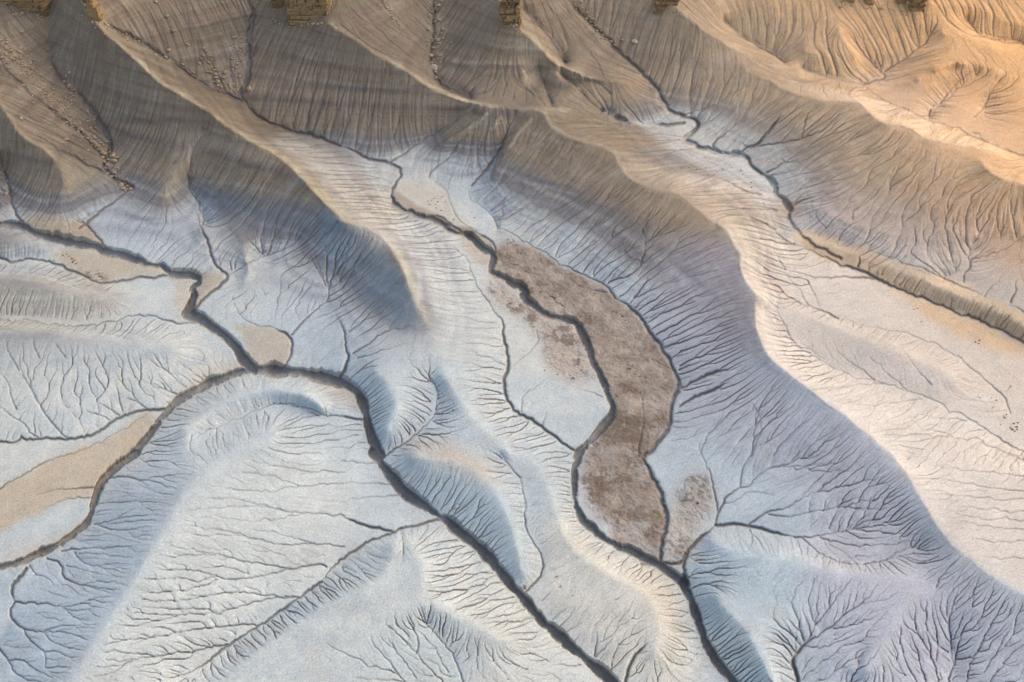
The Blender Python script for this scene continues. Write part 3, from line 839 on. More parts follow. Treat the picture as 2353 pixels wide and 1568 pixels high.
def lift(rel):
    lo = np.full(rel.shape, 80.0)
    hi = np.full(rel.shape, 1500.0)
    for _ in range(26):
        t = (lo + hi) / 2
        up = CAM_H + DZ * t - base_z(DX * t, DY * t) - rel > 0
        lo = np.where(up, t, lo)
        hi = np.where(up, hi, t)
    t = (lo + hi) / 2
    Y = DY * t
    Yr = Y[::-1]
    eps = np.arange(NY)[:, None] * .02
    Yr = np.maximum.accumulate(Yr - eps, 0) + eps
    t = Yr[::-1] / DY
    return DX * t, DY * t, CAM_H + DZ * t


X0, Y0, Z0 = lift(rel0)


# ---- incised channels and rills that were traced by hand
def stamp(field, pts, dep, wid):
    """max-stamp a cut of given depth and width (arrays) along points"""
    for lo, hi in ((0, 2.2), (2.2, 4), (4, 7), (7, 14)):
        s = (wid >= lo) & (wid < hi)
        if not s.any():
            continue
        P, D, W = pts[s], dep[s], wid[s]
        R = int(math.ceil(W.max() * .75 * G)) + 1
        bx = np.floor((P[:, 0] - GX0) * G).astype(int)
        by = np.floor((P[:, 1] - GY0) * G).astype(int)
        for oy in range(-R, R + 1):
            for ox in range(-R, R + 1):
                d = np.hypot((bx + ox + .5) / G + GX0 - P[:, 0], (by + oy + .5) / G + GY0 - P[:, 1])
                if hi > 4:
                    f = np.clip((W * .64 - d) / (W * .30), 0, 1)
                    v = D * f * f * (3 - 2 * f)
                else:
                    v = D * np.exp(-(d / (W * .5)) ** 2)
                ix = bx + ox
                iy = by + oy
                ok = (ix >= 0) & (ix < NX) & (iy >= 0) & (iy < NY) & (v > .01)
                np.maximum.at(field.reshape(-1), iy[ok] * NX + ix[ok], v[ok])


def at_grid(f, x, y):
    ix = np.clip(((x - GX0) * G).astype(int), 0, NX - 1)
    iy = np.clip(((y - GY0) * G).astype(int), 0, NY - 1)
    return f[iy, ix]


cut = np.zeros((NY, NX))
bed = np.zeros((NY, NX))
aP, aD, aW = [], [], []
for key, c_r, pts in parse(LINES):
    _, dep, wid = key.split()
    dep, wid = float(dep), float(wid)
    if wid <= 2.8:
        dep, wid = dep * .5, max(1.3, wid * .74)
    elif wid < 5:
        dep, wid = dep * .6, wid * .74
    else:
        dep, wid = dep * .74, wid * .76
    c, r = (int(v) for v in c_r.split())
    p = to_px(c, r, pts)
    p = wiggle(smooth_line(p, 1), .035 if wid > 4 else .08, 3)
    q, t = resample(p, .35)
    zz = at_grid(Z0, q[:, 0], q[:, 1])
    if wid <= 2.1:
        if zz[-4:].mean() < zz[:4].mean():
            t = 1 - t
        f = np.clip(1.1 - .75 * t, .3, 1.05)
    else:
        if zz[-4:].mean() < zz[:4].mean():
            t = 1 - t
        f = np.clip((1 - t) * 4 + .15, .1, 1) if wid < 4.2 else np.ones(len(t))
    kn = np.arange(0, len(t) + 45, 45)
    f = f * (1 + (.10 if wid < 4 else .24) * np.interp(np.arange(len(t)), kn, rng.normal(0, 1, len(kn))))
    aP.append(q); aD.append(dep * np.clip(f, .25, 1.4)); aW.append(np.maximum(1.3, wid * np.clip(f, .6, 1.25)))
aP, aD, aW = np.concatenate(aP), np.concatenate(aD), np.concatenate(aW)
stamp(cut, aP, aD, aW)
w = aW > 3.4
stamp(bed, aP[w], np.ones(w.sum()), aW[w] * .85)



def ragged(f, amp, scale, seed):
    """push a field about by a small noise so that its edges crumble"""
    ox = (amp * G * fbm(px, py, scale, 3, seed, .6)).round().astype(int)
    oy = (amp * G * fbm(px, py, scale, 3, seed + 50, .6)).round().astype(int)
    yy, xx = np.mgrid[0:NY, 0:NX]
    return f[np.clip(yy + oy, 0, NY - 1), np.clip(xx + ox, 0, NX - 1)]


wide = np.clip(blur(bed, 2) * 2, 0, 1)
cut = blur(cut * (1 - wide) + ragged(cut, 2.6, 7, 201) * wide, .45)
cut *= 1 + .3 * wide * fbm(px, py, 14, 3, 207)
bed = ragged(bed, 2.6, 7, 201)

# ---- running water: drops wander downhill again and again and dig the finer rills
Xs, Xt = np.gradient(X0, axis=1), np.gradient(X0, axis=0)
Ys, Yt = np.gradient(Y0, axis=1), np.gradient(Y0, axis=0)
Yt = np.minimum(blur(Yt, 2), -.12)
Xs, Xt, Ys = blur(Xs, 2), blur(Xt, 2), blur(Ys, 2)
det = Xs * Yt - Ys * Xt
zs = blur(Z0, 2.5)
zs_s, zs_t = np.gradient(zs, axis=1), np.gradient(zs, axis=0)
SLOPE = np.hypot((zs_s * Yt - zs_t * Ys) / det, (Xs * zs_t - Xt * zs_s) / det)
SLOPE_F = np.clip((SLOPE - .05) / .28, 0, 1.2)


def erode(base, passes, n, steps, gain, hb, ab, cap, keep, bump):
    dug = np.zeros((NY, NX))
    for k in range(passes):
        h = blur(base - dug + bump + rng.normal(0, .02, (NY, NX)), hb)
        hs, ht = np.gradient(h, axis=1), np.gradient(h, axis=0)
        gx = (hs * Yt - ht * Ys) / det
        gy = (Xs * ht - Xt * hs) / det
        ds = (-gx * Yt + gy * Xt) / det
        dt = (-Xs * gy + Ys * gx) / det
        m = np.hypot(ds, dt) + 1e-9
        ds = (ds / m * .85).astype(np.float32).ravel()
        dt = (dt / m * .85).astype(np.float32).ravel()
        x = (rng.random(n) * NX).astype(np.float32)
        y = (rng.random(n) * NY).astype(np.float32)
        ux = np.zeros(n, np.float32); uy = np.zeros(n, np.float32)
        chunks = []
        for s in range(steps):
            ix = x.astype(np.int32); iy = y.astype(np.int32)
            ok = (ix > 0) & (ix < NX - 1) & (iy > 0) & (iy < NY - 1)
            ix = np.where(ok, ix, 0); iy = np.where(ok, iy, 0)
            i = iy * NX + ix
            nx_ = .45 * ux + .55 * ds[i]
            ny_ = .45 * uy + .55 * dt[i]
            go = ok & (np.abs(nx_) + np.abs(ny_) > .35)      # a drop that circles in a hollow dries up
            chunks.append(i[go])
            ux, uy = nx_, ny_
            x = np.where(go | (ok & (s < 4)), x + ux, -5); y = np.where(go | (ok & (s < 4)), y + uy, -5)
        acc = np.bincount(np.concatenate(chunks), minlength=NY * NX).reshape(NY, NX).astype(float)
        acc = blur(acc, ab)
        dug += gain * SLOPE_F * np.log1p(acc / (n * 4e-5))
        dug = np.minimum(dug, cap)
        dug = (1 - keep) * dug + keep * np.minimum(dug, blur(dug, 1.2))
    return dug


rough = fbm(X0, Y0, 3.2, 3, 11, .7)
hilly = np.clip((300 - py + .05 * px) / 130, 0, 1)
swell = fbm(X0, Y0, 24, 4, 19, .55)
Z0 = Z0 + (.25 + .55 * hilly) * swell * np.clip(SLOPE_F + .2, 0, 1)
gully = erode(Z0 - cut, 10, 60000, 130, .10, 2.2, 1.4, 2.6, .15, .5 * rough)
gully = np.clip(gully - .6 * blur(gully, 9), -.3, None) * (.14 + .06 * hilly)
rill = erode(Z0 - .8 * cut - gully, 22, 110000, 100, .045, .65, .35, 1.5, .08, .14 * rough)
free = 1 - np.clip(blur(cut, 1) / .35, 0, 1)
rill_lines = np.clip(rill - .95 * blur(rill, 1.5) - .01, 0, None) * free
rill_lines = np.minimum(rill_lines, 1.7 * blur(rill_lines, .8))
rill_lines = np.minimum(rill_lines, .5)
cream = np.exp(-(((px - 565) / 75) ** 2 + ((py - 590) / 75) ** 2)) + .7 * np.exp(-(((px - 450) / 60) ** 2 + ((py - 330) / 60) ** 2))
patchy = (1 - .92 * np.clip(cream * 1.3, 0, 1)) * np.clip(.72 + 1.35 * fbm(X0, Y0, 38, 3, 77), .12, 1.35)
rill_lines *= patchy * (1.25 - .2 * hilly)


def comb(base, length, seed):
    """noise drawn out along the way water runs down the surface"""
    h = blur(base, 2.2)
    hs, ht = np.gradient(h, axis=1), np.gradient(h, axis=0)
    gx = (hs * Yt - ht * Ys) / det
    gy = (Xs * ht - Xt * hs) / det
    ds = (-gx * Yt + gy * Xt) / det
    dt = (-Xs * gy + Ys * gx) / det
    m = np.hypot(ds, dt) + 1e-9
    ds = (ds / m).astype(np.float32).ravel()
    dt = (dt / m).astype(np.float32).ravel()
    g = np.random.default_rng(seed)
    w = blur(g.normal(0, 1, (NY, NX)), .75).astype(np.float32).ravel()
    out = np.zeros(NY * NX, np.float32)
    gx_, gy_ = np.meshgrid(np.arange(NX, dtype=np.float32) + .5, np.arange(NY, dtype=np.float32) + .5)
    for sg in (1, -1):
        x, y = gx_.ravel().copy(), gy_.ravel().copy()
        for k in range(length):
            i = np.clip(y, 0, NY - 1).astype(np.int32) * NX + np.clip(x, 0, NX - 1).astype(np.int32)
            out += w[i]
            x += sg * ds[i]
            y += sg * dt[i]
    out = out.reshape(NY, NX)
    return out / out.std()


COMB = comb(Z0 - gully, 16, 91) * np.clip(SLOPE_F * 1.6, .12, 1)
REL = rel0 + (.25 + .55 * hilly) * swell * np.clip(SLOPE_F + .2, 0, 1) - gully - (.03 + .045 * hilly) * np.clip(COMB, -1.5, 2.2)

# ---- final ground surface
MUD = []
for key, c_r, pts in parse(PAINT):
    v = [float(q) for q in key.split()[0].split(',')]
    if v[0] < .37 and v[0] > v[2] * 1.2 and not c_r.endswith(' 0'):
        MUD.append((tuple(int(q) for q in c_r.split()), pts))


def inside(poly, xs, ys):
    o = np.zeros((len(ys), len(xs)), bool)
    xx = xs[None, :]
    yy = ys[:, None]
    n = len(poly)
    for i in range(n):
        xa, ya = poly[i]
        xb, yb = poly[(i + 1) % n]
        if ya == yb:
            continue
        c = ((ya > yy) != (yb > yy)) & (xx < (xb - xa) * (yy - ya) / (yb - ya) + xa)
        o ^= c
    return o


def patch(c, r, pts, sig):
    """soft mask of a traced patch of ground: (slices, weights)"""
    p = wiggle(smooth_line(np.vstack([to_px(c, r, pts), to_px(c, r, pts[:1])]), 1), .085, 4)
    m = sig * 3 + 2
    i0 = int(np.clip((p[:, 0].min() - m - GX0) * G, 0, NX - 2)); i1 = int(np.clip((p[:, 0].max() + m - GX0) * G, i0 + 2, NX))
    j0 = int(np.clip((p[:, 1].min() - m - GY0) * G, 0, NY - 2)); j1 = int(np.clip((p[:, 1].max() + m - GY0) * G, j0 + 2, NY))
    w = inside(p, px[0, i0:i1], py[j0:j1, 0]).astype(float)
    w = blur(w, sig * G)
    return (slice(j0, j1), slice(i0, i1)), w


def sstep(v, a, b):
    t = np.clip((v - a) / (b - a), 0, 1)
    return t * t * (3 - 2 * t)


MUDG = np.zeros((NY, NX))
for c_r, pts in MUD:
    sl, w = patch(c_r[0], c_r[1], pts, 2)
    MUDG[sl] = np.maximum(MUDG[sl], w)
X, Y, Z = lift(REL + .55 * MUDG * fbm(X0, Y0, 4.0, 4, 15, .85) - .8 * cut - RILL_GAIN * rill_lines + .05 * fbm(X0, Y0, 2.2, 2, 31))
warp = fbm(X, Y, 26, 4, 41)
fine = fbm(X, Y, 5, 4, 53, .65)
big = fbm(X, Y, 70, 4, 61)
COL = np.zeros((NY, NX, 3))
COL[:] = (.455, .492, .480)


def lay(w, rgb, sl=(slice(None), slice(None))):
    COL[sl] += w[..., None] * (np.array(rgb) - COL[sl])


lay(.35 * sstep(big + .4 * warp, -.1, .5), (.355, .415, .45))
lay(.5 * sstep(-big + .5 * fine, -.1, .6), (.56, .53, .44))

# beds of rock and shale follow the height in the hillside
zq = Z - .015 * (Y - 150) + 1.2 * warp + .35 * fine
reach = 1 - sstep(py + .02 * px, 300, 400)
lay(.80 * reach * sstep(zq, 1.0, 5.5), (.33, .33, .325))
lay(.80 * reach * sstep(zq, 3.4, 6.0), (.155, .148, .142))
lay(.92 * reach * sstep(zq, 6.2, 10.5), (.205, .157, .108))
zt = Z - .015 * (Y - 150) + .5 * warp + .22 * fine
for z0, z1, a, col in ((2.2, .3, .45, (.22, .21, .25)), (3.1, .22, .5, (.20, .18, .22)), (4.3, .45, .55, (.36, .33, .31)), (5.0, .25, .6, (.12, .115, .13)),
                       (6.8, .4, .5, (.30, .27, .22)), (7.7, .35, .55, (.12, .115, .12)), (9.2, .3, .35, (.25, .22, .16)), (11.4, .7, .45, (.31, .27, .19)),
                       (13.5, .4, .35, (.12, .10, .085)), (16.5, 1.1, .75, (.095, .083, .075)), (19, .8, .35, (.25, .21, .145)), (21.5, .6, .3, (.12, .10, .08)),
                       (25, 1.2, .3, (.24, .195, .135)), (29, 1.2, .4, (.11, .09, .07)), (34, 2, .25, (.24, .19, .13)), (40, 1.5, .3, (.12, .10, .075))):
    lay(a * reach * np.exp(-((zt - z0) / z1) ** 2) * np.clip(.75 + .5 * warp + .3 * big, .2, 1), col)
lay(.45 * reach * sstep(zq, 22, 40), (.185, .135, .095))
lay(.55 * reach * sstep(zq, 5, 12) * sstep(px, 520, 800), (.36, .26, .165))
# sunlight painted as a pale strip on the sun side of the crests
crest_light = np.zeros((NY, NX))
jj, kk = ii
crest_light[np.clip(jj - 1, 0, NY - 1), np.clip(kk + 2, 0, NX - 1)] = 1
crest_light = np.clip(blur(crest_light, 1.6) * 4.5, 0, 1)
lay(.55 * crest_light * reach * np.clip(.7 + warp, .2, 1), (.42, .36, .255))
WASH = {}
for k, (key, c_r, pts) in enumerate(parse(PAINT)):
    rgb, op, sig = key.split()
    rgb = [float(v) for v in rgb.split(',')]
    c, r = (int(v) for v in c_r.split())
    sl, w = patch(c, r, pts, float(sig))
    w = np.clip(w + .25 * (w * (1 - w) * 4) * (fine[sl] + .5 * warp[sl]), 0, 1)
    lay(float(op) * w, rgb, sl)  # ridge flank patches also hold painted shade and sun-side light
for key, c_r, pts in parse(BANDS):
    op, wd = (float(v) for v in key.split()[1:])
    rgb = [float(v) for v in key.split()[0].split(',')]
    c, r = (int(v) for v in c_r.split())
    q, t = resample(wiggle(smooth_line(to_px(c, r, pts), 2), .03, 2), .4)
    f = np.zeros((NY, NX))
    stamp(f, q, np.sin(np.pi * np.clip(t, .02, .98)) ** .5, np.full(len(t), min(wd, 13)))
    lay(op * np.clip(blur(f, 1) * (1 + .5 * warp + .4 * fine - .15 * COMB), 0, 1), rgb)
# thin beds of silt and shale, seen wherever a slope cuts them
tab = np.random.default_rng(8).normal(0, 1, 700)
tab = np.convolve(tab, [.25, .5, .25], 'same')
tint = np.random.default_rng(9).normal(0, 1, (700, 3)) * .35
layer = np.interp((zt + 30) * 3.2, np.arange(700), tab)
slow = np.interp((zt + 30) * 1.1, np.arange(700), tab[::-1])
onface = sstep(SLOPE, .10, .30) * np.clip(.75 + .9 * warp, .15, 1.2) * (reach + .35 * (1 - reach))
COL *= 1 + (onface * np.clip(.15 * layer + .14 * slow, -.34, .34))[..., None]
for ch in range(3):
    COL[..., ch] *= 1 + .10 * onface * np.interp((zt + 30) * 2.0, np.arange(700), tint[:, ch])
# sand tint with a warm sun glow painted in towards the upper right
lay(.5 * sstep(px - 1.1 * py + 40 * warp, 380, 800), (.56, .40, .25))
lay(.8 * sstep(px - 1.05 * py + 40 * warp, 640, 1000), (.82, .43, .17))
# dark gravel on the beds of the wide gullies
bedw = np.clip(blur(bed, .7) * 1.1, 0, 1)
stain = fbm(X, Y, 11, 4, 131, .65)
lay(.30 * sstep(stain, .12, .5) * (1 - .7 * reach), (.38, .37, .34))
lay(.25 * sstep(-stain, .15, .5) * (1 - .7 * reach), (.58, .58, .55))
rimw = np.clip(blur(bed, 3.0 * G) * 1.6, 0, 1) * np.clip(1.1 + warp + .6 * fine, 0, 1.2) * (1 - bedw)
lay(.5 * rimw * (py > 190) * (px - .5 * py < 560), (.34, .285, .215))
lay(.9 * bedw * (1 - sstep(px - .5 * py, 560, 640)), (.205, .2, .195))
lay(.45 * bedw * (py > 470) * (px < 300), (.30, .25, .19))
# brown subsoil and painted shade along the rills and traced cuts
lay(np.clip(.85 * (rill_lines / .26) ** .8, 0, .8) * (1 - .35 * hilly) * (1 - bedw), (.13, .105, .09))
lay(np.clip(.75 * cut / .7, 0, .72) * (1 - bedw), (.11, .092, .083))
mud = MUDG
clump = fbm(X, Y, 9, 5, 71, .8)
lay(.75 * mud * sstep(clump, .02, .35), (.15, .105, .073))
lay(.7 * mud * sstep(-clump, .05, .4), (.40, .33, .26))
mott = 1 - np.clip(COMB, -2, 2.5) * (.045 + .045 * hilly) + .11 * fine + .06 * warp + .06 * rng.normal(0, 1, (NY, NX)) - .28 * (rng.random((NY, NX)) > .985)
COL = np.clip(COL * mott[..., None], .02, .9)

# ------------------------------------------------------------------ ground material and meshes
def ground_material(name):
    m = bpy.data.materials.new(name)
    m.use_nodes = True
    nt = m.node_tree
    b = nt.nodes['Principled BSDF']
    b.inputs['Roughness'].default_value = .95
    b.inputs['Specular IOR Level'].default_value = .12
    at = nt.nodes.new('ShaderNodeAttribute')
    at.attribute_name = 'soil'
    tc = nt.nodes.new('ShaderNodeTexCoord')
    n1 = nt.nodes.new('ShaderNodeTexNoise')
    n1.inputs['Scale'].default_value = 1.6
    n1.inputs['Detail'].default_value = 5
    n1.inputs['Roughness'].default_value = .7
    nt.links.new(tc.outputs['Object'], n1.inputs['Vector'])
    mr = nt.nodes.new('ShaderNodeMapRange')
    mr.inputs['From Min'].default_value = .3
    mr.inputs['From Max'].default_value = .7
    mr.inputs['To Min'].default_value = .80
    mr.inputs['To Max'].default_value = 1.16
    nt.links.new(n1.outputs[0], mr.inputs['Value'])
    mx = nt.nodes.new('ShaderNodeMix')
    mx.data_type = 'RGBA'
    mx.blend_type = 'MULTIPLY'
    mx.inputs[0].default_value = 1
    nt.links.new(at.outputs['Color'], mx.inputs[6])
    nt.links.new(mr.outputs[0], mx.inputs[7])
    nt.links.new(mx.outputs[2], b.inputs['Base Color'])
    bp = nt.nodes.new('ShaderNodeBump')
    bp.inputs['Strength'].default_value = .35
    bp.inputs['Distance'].default_value = .25
    nt.links.new(n1.outputs[0], bp.inputs['Height'])
    nt.links.new(bp.outputs[0], b.inputs['Normal'])
    return m


SOIL = ground_material('clay_soil')
me_idx = np.arange((NY - 1) * (NX - 1))
i0 = (me_idx // (NX - 1)) * NX + me_idx % (NX - 1)
FACES = np.stack([i0 + NX, i0 + NX + 1, i0 + 1, i0], 1).astype(np.int32)
VERTS = np.stack([X, Y, Z], -1).reshape(-1, 3)
# one smooth set of normals so that neighbouring stretches of ground meet without a seam
tu = np.stack([np.gradient(v, axis=1) for v in (X, Y, Z)], -1)
tv = np.stack([np.gradient(v, axis=0) for v in (X, Y, Z)], -1)
NRM = np.cross(tv, tu)
NRM /= np.linalg.norm(NRM, axis=2, keepdims=True) + 1e-9
NRM = NRM.reshape(-1, 3)
if NRM[:, 2].mean() < 0:
    NRM = -NRM
COLV = np.concatenate([COL.reshape(-1, 3), np.ones((NX * NY, 1))], 1).astype(np.float32)


def ground_piece(name, faces, label=None):
    used, inv = np.unique(faces, return_inverse=True)
    inv = inv.reshape(-1).astype(np.int32)
    me = bpy.data.meshes.new(name)
    me.vertices.add(len(used))
    me.vertices.foreach_set('co', VERTS[used].astype(np.float32).ravel())
    me.loops.add(len(inv))
    me.loops.foreach_set('vertex_index', inv)
    me.polygons.add(len(faces))
    me.polygons.foreach_set('loop_start', np.arange(0, len(inv), 4, dtype=np.int32))
    me.update(calc_edges=True)
    me.shade_smooth()
    me.normals_split_custom_set_from_vertices(NRM[used].astype(np.float32))
    ca = me.attributes.new('soil', 'FLOAT_COLOR', 'POINT')
    ca.data.foreach_set('color', COLV[used].ravel())
    me.materials.append(SOIL)
    ob = bpy.data.objects.new(name, me)
    scene.collection.objects.link(ob)
    ob['kind'] = 'structure'
    if label:
        ob['label'] = label
    return ob


zone = np.zeros((NY, NX), np.int32)
zone[blur(zq, 4) * (py < 420) > 6.5] = 1
ZONES = [('clay_flats', 'pale bluish grey clay flats and low mounds cut by fine dark rills'),
         ('hillside', 'brown grey badland hillside with sharp ridges below the cliffs')]
for nm, lab, test in (('brown_wash', 'dark brown muddy wash floor between the two central gullies', (1, 1, .27)),
                      ('tan_wash', 'tan sandy wash in the lower left beside the curving gully', (0, 2, .46)),
                      ('sandy_terrace', 'orange tan sandy terrace along the straight gully at right', (2, 1, .62)),
                      ('sandy_terrace', 'ochre sand strip below the straight gully at right', (2, 1, .60)),
                      ('gully_bank', 'steep fluted brown bank of the straight gully at right', (2, 1, .42)),
                      ('silt_island', 'pale tan silt island between two small gullies at left', (0, 1, .44)),
                      ('tan_wash', 'tan silt wash with orange shrubs at the left edge', (0, 1, .43))):
    for key, c_r, pts in parse(PAINT):
        v = float(key.split(',')[0])
        c, r = (int(q) for q in c_r.split())
        if (c, r) == test[:2] and abs(v - test[2]) < 1e-6:
            sl, w = patch(c, r, pts, 1)
            sub = zone[sl]
            sub[w > .5] = len(ZONES)
            ZONES.append((nm, lab))
            break
zone[(bedw > .5) & (px - .5 * py < 600)] = len(ZONES)
ZONES.append(('gully', 'winding dark gullies with flat gravel beds cut through the pale clay'))
fz = zone.ravel()[FACES[:, 0]]
for k, (nm, lab) in enumerate(ZONES):
    f = FACES[fz == k]
    if len(f):
        ground_piece(nm, f, lab)

# the plain around and beyond
top = np.arange(NX)
rim = np.concatenate([np.arange(NX), (np.arange(1, NY) * NX + NX - 1), ((NY - 1) * NX + np.arange(NX - 2, -1, -1)), (np.arange(NY - 2, 0, -1) * NX)])
rim = rim[::4]
rp = VERTS[rim]
cen = np.array([0, 330.0])
dirs = rp[:, :2] - cen
dirs /= np.linalg.norm(dirs, axis=1, keepdims=True)
rings = [rp]
for dist, fade in ((12, .97), (60, .85), (300, .55), (1500, .3), (12000, .3)):
    q = rp.copy()
    q[:, :2] += dirs * dist
    q[:, 2] = rp[:, 2] * fade - (.4 if dist < 20 else 0)
    rings.append(q)
n = len(rim)
pv = np.concatenate(rings)
pf = []
for k in range(len(rings) - 1):
    for i in range(n):
        j = (i + 1) % n
        pf.append((k * n + i, k * n + j, (k + 1) * n + j, (k + 1) * n + i))
me = bpy.data.meshes.new('desert_plain')
me.from_pydata(pv.tolist(), [], pf)
ca = me.attributes.new('soil', 'FLOAT_COLOR', 'POINT')
cc = np.tile(COLV[rim], (len(rings), 1))
cc[3 * n:, :3] = (.40, .35, .29)
ca.data.foreach_set('color', cc.ravel())
me.shade_smooth()
me.materials.append(SOIL)
ob = bpy.data.objects.new('desert_plain', me)
scene.collection.objects.link(ob)
ob['kind'] = 'structure'
ob['label'] = 'wide desert plain running on around the badlands'


# ------------------------------------------------------------------ rocks and plants
def spot(c, r, x, y):
    q = to_px(c, r, [(x, y)])
    return Vector((float(at_grid(X, q[:, 0], q[:, 1])[0]), float(at_grid(Y, q[:, 0], q[:, 1])[0]), float(at_grid(Z, q[:, 0], q[:, 1])[0])))


def px_size(v):
    """metres per picture pixel at a point"""
    d = (v - Vector((0, 0, CAM_H))).dot(Vector((0, math.cos(PITCH), -math.sin(PITCH))))
    return d * TAN_H / 512


def rock_material(name, c1, c2, scale, layered=False):
    m = bpy.data.materials.new(name)
    m.use_nodes = True
    nt = m.node_tree
    b = nt.nodes['Principled BSDF']
    b.inputs['Roughness'].default_value = .92
    b.inputs['Specular IOR Level'].default_value = .15
    tc = nt.nodes.new('ShaderNodeTexCoord')
    mp = nt.nodes.new('ShaderNodeMapping')
    if layered:
        mp.inputs['Scale'].default_value = (.35, .35, 2.2)
    nz = nt.nodes.new('ShaderNodeTexNoise')
    nz.inputs['Scale'].default_value = scale
    nz.inputs['Detail'].default_value = 6
    nz.inputs['Roughness'].default_value = .7
    rp_ = nt.nodes.new('ShaderNodeValToRGB')
    rp_.color_ramp.elements[0].position = .35
    rp_.color_ramp.elements[0].color = (*c1, 1)
    rp_.color_ramp.elements[1].position = .66
    rp_.color_ramp.elements[1].color = (*c2, 1)
    bp = nt.nodes.new('ShaderNodeBump')
    bp.inputs['Strength'].default_value = .6
    bp.inputs['Distance'].default_value = .3
    nt.links.new(tc.outputs['Object'], mp.inputs[0])
    nt.links.new(mp.outputs[0], nz.inputs['Vector'])
    nt.links.new(nz.outputs[0], rp_.inputs[0])
    nt.links.new(rp_.outputs[0], b.inputs['Base Color'])
    nt.links.new(nz.outputs[0], bp.inputs['Height'])
    nt.links.new(bp.outputs[0], b.inputs['Normal'])
    return m


SANDSTONE = rock_material('sandstone', (.15, .095, .05), (.36, .235, .115), .5, True)
SANDSTONE_DARK = rock_material('shale_parting', (.085, .057, .033), (.20, .135, .075), .6, True)
BOULDER = rock_material('boulder_stone', (.22, .155, .095), (.44, .33, .22), .9)
PALE_BOULDER = rock_material('pale_boulder_stone', (.42, .34, .25), (.60, .51, .40), .9)
RUBBLE = rock_material('rubble_stone', (.24, .17, .105), (.46, .34, .22), 1.2)


def mesh_obj(name, bm, mat, parent=None):
    me = bpy.data.meshes.new(name)
    bm.to_mesh(me)
    bm.free()
    me.materials.append(mat)
    o = bpy.data.objects.new(name, me)
    scene.collection.objects.link(o)
    o.parent = parent
    return o


R = random.Random(5)


def ledge(bm, x0, x1, front, back, z0, z1):
    """one weathered bed of rock: crumbled front with notches, uneven top"""
    pts = [(x0, back), (x0 + R.uniform(-.2, .2), front + R.uniform(.8, 1.6))]
    x = x0 + R.uniform(.3, .8)
    y = front
    while x < x1 - .6:
        pts.append((x, y))
        if R.random() < .26:
            pts.append((x + .12, y + R.uniform(.7, 1.5)))
            pts.append((x + .38, y + R.uniform(.7, 1.4)))
            y = front + R.uniform(-.9, .7)
            x += .5
        else:
            x += R.uniform(.5, 2.2)
            y = .6 * y + .4 * front + R.uniform(-.35, .35)
    pts += [(x1 - R.uniform(.2, .6), front + R.uniform(0, .4)), (x1 + R.uniform(-.2, .2), front + R.uniform(.8, 1.6)), (x1, back)]
    lo = [bm.verts.new((px_ + R.uniform(-.1, .1), py_ + R.uniform(-.15, .05), z0)) for px_, py_ in pts]
    mi = [bm.verts.new((px_, py_ - R.uniform(0, .18), z0 + (z1 - z0) * R.uniform(.5, .75))) for px_, py_ in pts]
    up = [bm.verts.new((px_ + R.uniform(-.1, .1), py_ + R.uniform(.02, .3), z1 + R.uniform(-.12, .1))) for px_, py_ in pts]
    n_ = len(pts)
    for a_, b_ in ((lo, mi), (mi, up)):
        for i in range(n_):
            bm.faces.new((a_[i], a_[(i + 1) % n_], b_[(i + 1) % n_], b_[i]))
    bm.faces.new(up)
    bm.faces.new(lo[::-1])
    bmesh.ops.recalc_face_normals(bm, faces=bm.faces)


def outcrop(label, c, r, xa, xb, ybase, height_px, beds, depth_k=.6, taper=.0, ybase2=None):
    ctr = spot(c, r, (xa + xb) / 2, ybase)
    s = px_size(ctr)
    wid = (xb - xa) * .1463 * s
    e = bpy.data.objects.new('rock_outcrop', None)
    scene.collection.objects.link(e)
    e.location = ctr
    e['label'] = label
    e['category'] = 'rock outcrop'
    e['group'] = 'sandstone cliffs along the top edge'
    H_ = height_px * .1463 * s / .80
    dep = max(wid * depth_k, 5)
    z = -3.0
    beds = int(beds * 1.9)
    hs = [R.choice((.3, .45, .6, .9, 1.6)) * R.uniform(.8, 1.2) for _ in range(beds)]
    tot = sum(hs)
    hs = [h * (H_ + 3.0) / tot for h in hs]
    for k, h in enumerate(hs):
        soft_bed = R.random() < .35
        inset = (R.uniform(.35, .8) if soft_bed else R.uniform(-.15, .3)) + taper * (k / beds) * wid * .5
        bm = bmesh.new()
        ledge(bm, -wid / 2 + inset + R.uniform(-.3, 1.3) * (1 + k / beds), wid / 2 - inset - R.uniform(-.3, 1.3) * (1 + k / beds), inset + R.uniform(-.5, .5), dep, z, z + h)
        mesh_obj('shale_bed' if soft_bed else 'sandstone_bed', bm, SANDSTONE_DARK if soft_bed else SANDSTONE, e)
        z += h
    return e


outcrop('low wide layered brown cliff block in the top left corner', 0, 0, 20, 315, 70, 150, 9)
outcrop('narrow tan rock spire beside the left corner cliff block', 0, 0, 595, 690, 140, 230, 11, .9, .12)
outcrop('small broken brown ledge left of the big caprock block', 0, 0, 1840, 1970, 62, 140, 8)
outcrop('big banded sandstone caprock block, widest along the top edge', 0, 0, 1960, 2268, 138, 240, 13)
outcrop('tall square golden brown rock pillar at the top centre', 1, 0, 1092, 1240, 175, 280, 14, .9, .04)
outcrop('dark brown rock stub right of the tall square pillar', 1, 0, 2140, 2330, 68, 140, 8)
outcrop('thin low ledge, first of the small golden ledges right of the stub', 2, 0, 1100, 1195, 16, 90, 6)
outcrop('small golden ledge between the thin ledge and the stepped ledge', 2, 0, 1255, 1330, 38, 110, 7)
outcrop('stepped golden ledge touching the rightmost broken cliff block', 2, 0, 1470, 1562, 30, 110, 7)
outcrop('broken golden cliff block, rightmost along the top edge', 2, 0, 1566, 1690, 75, 150, 9)


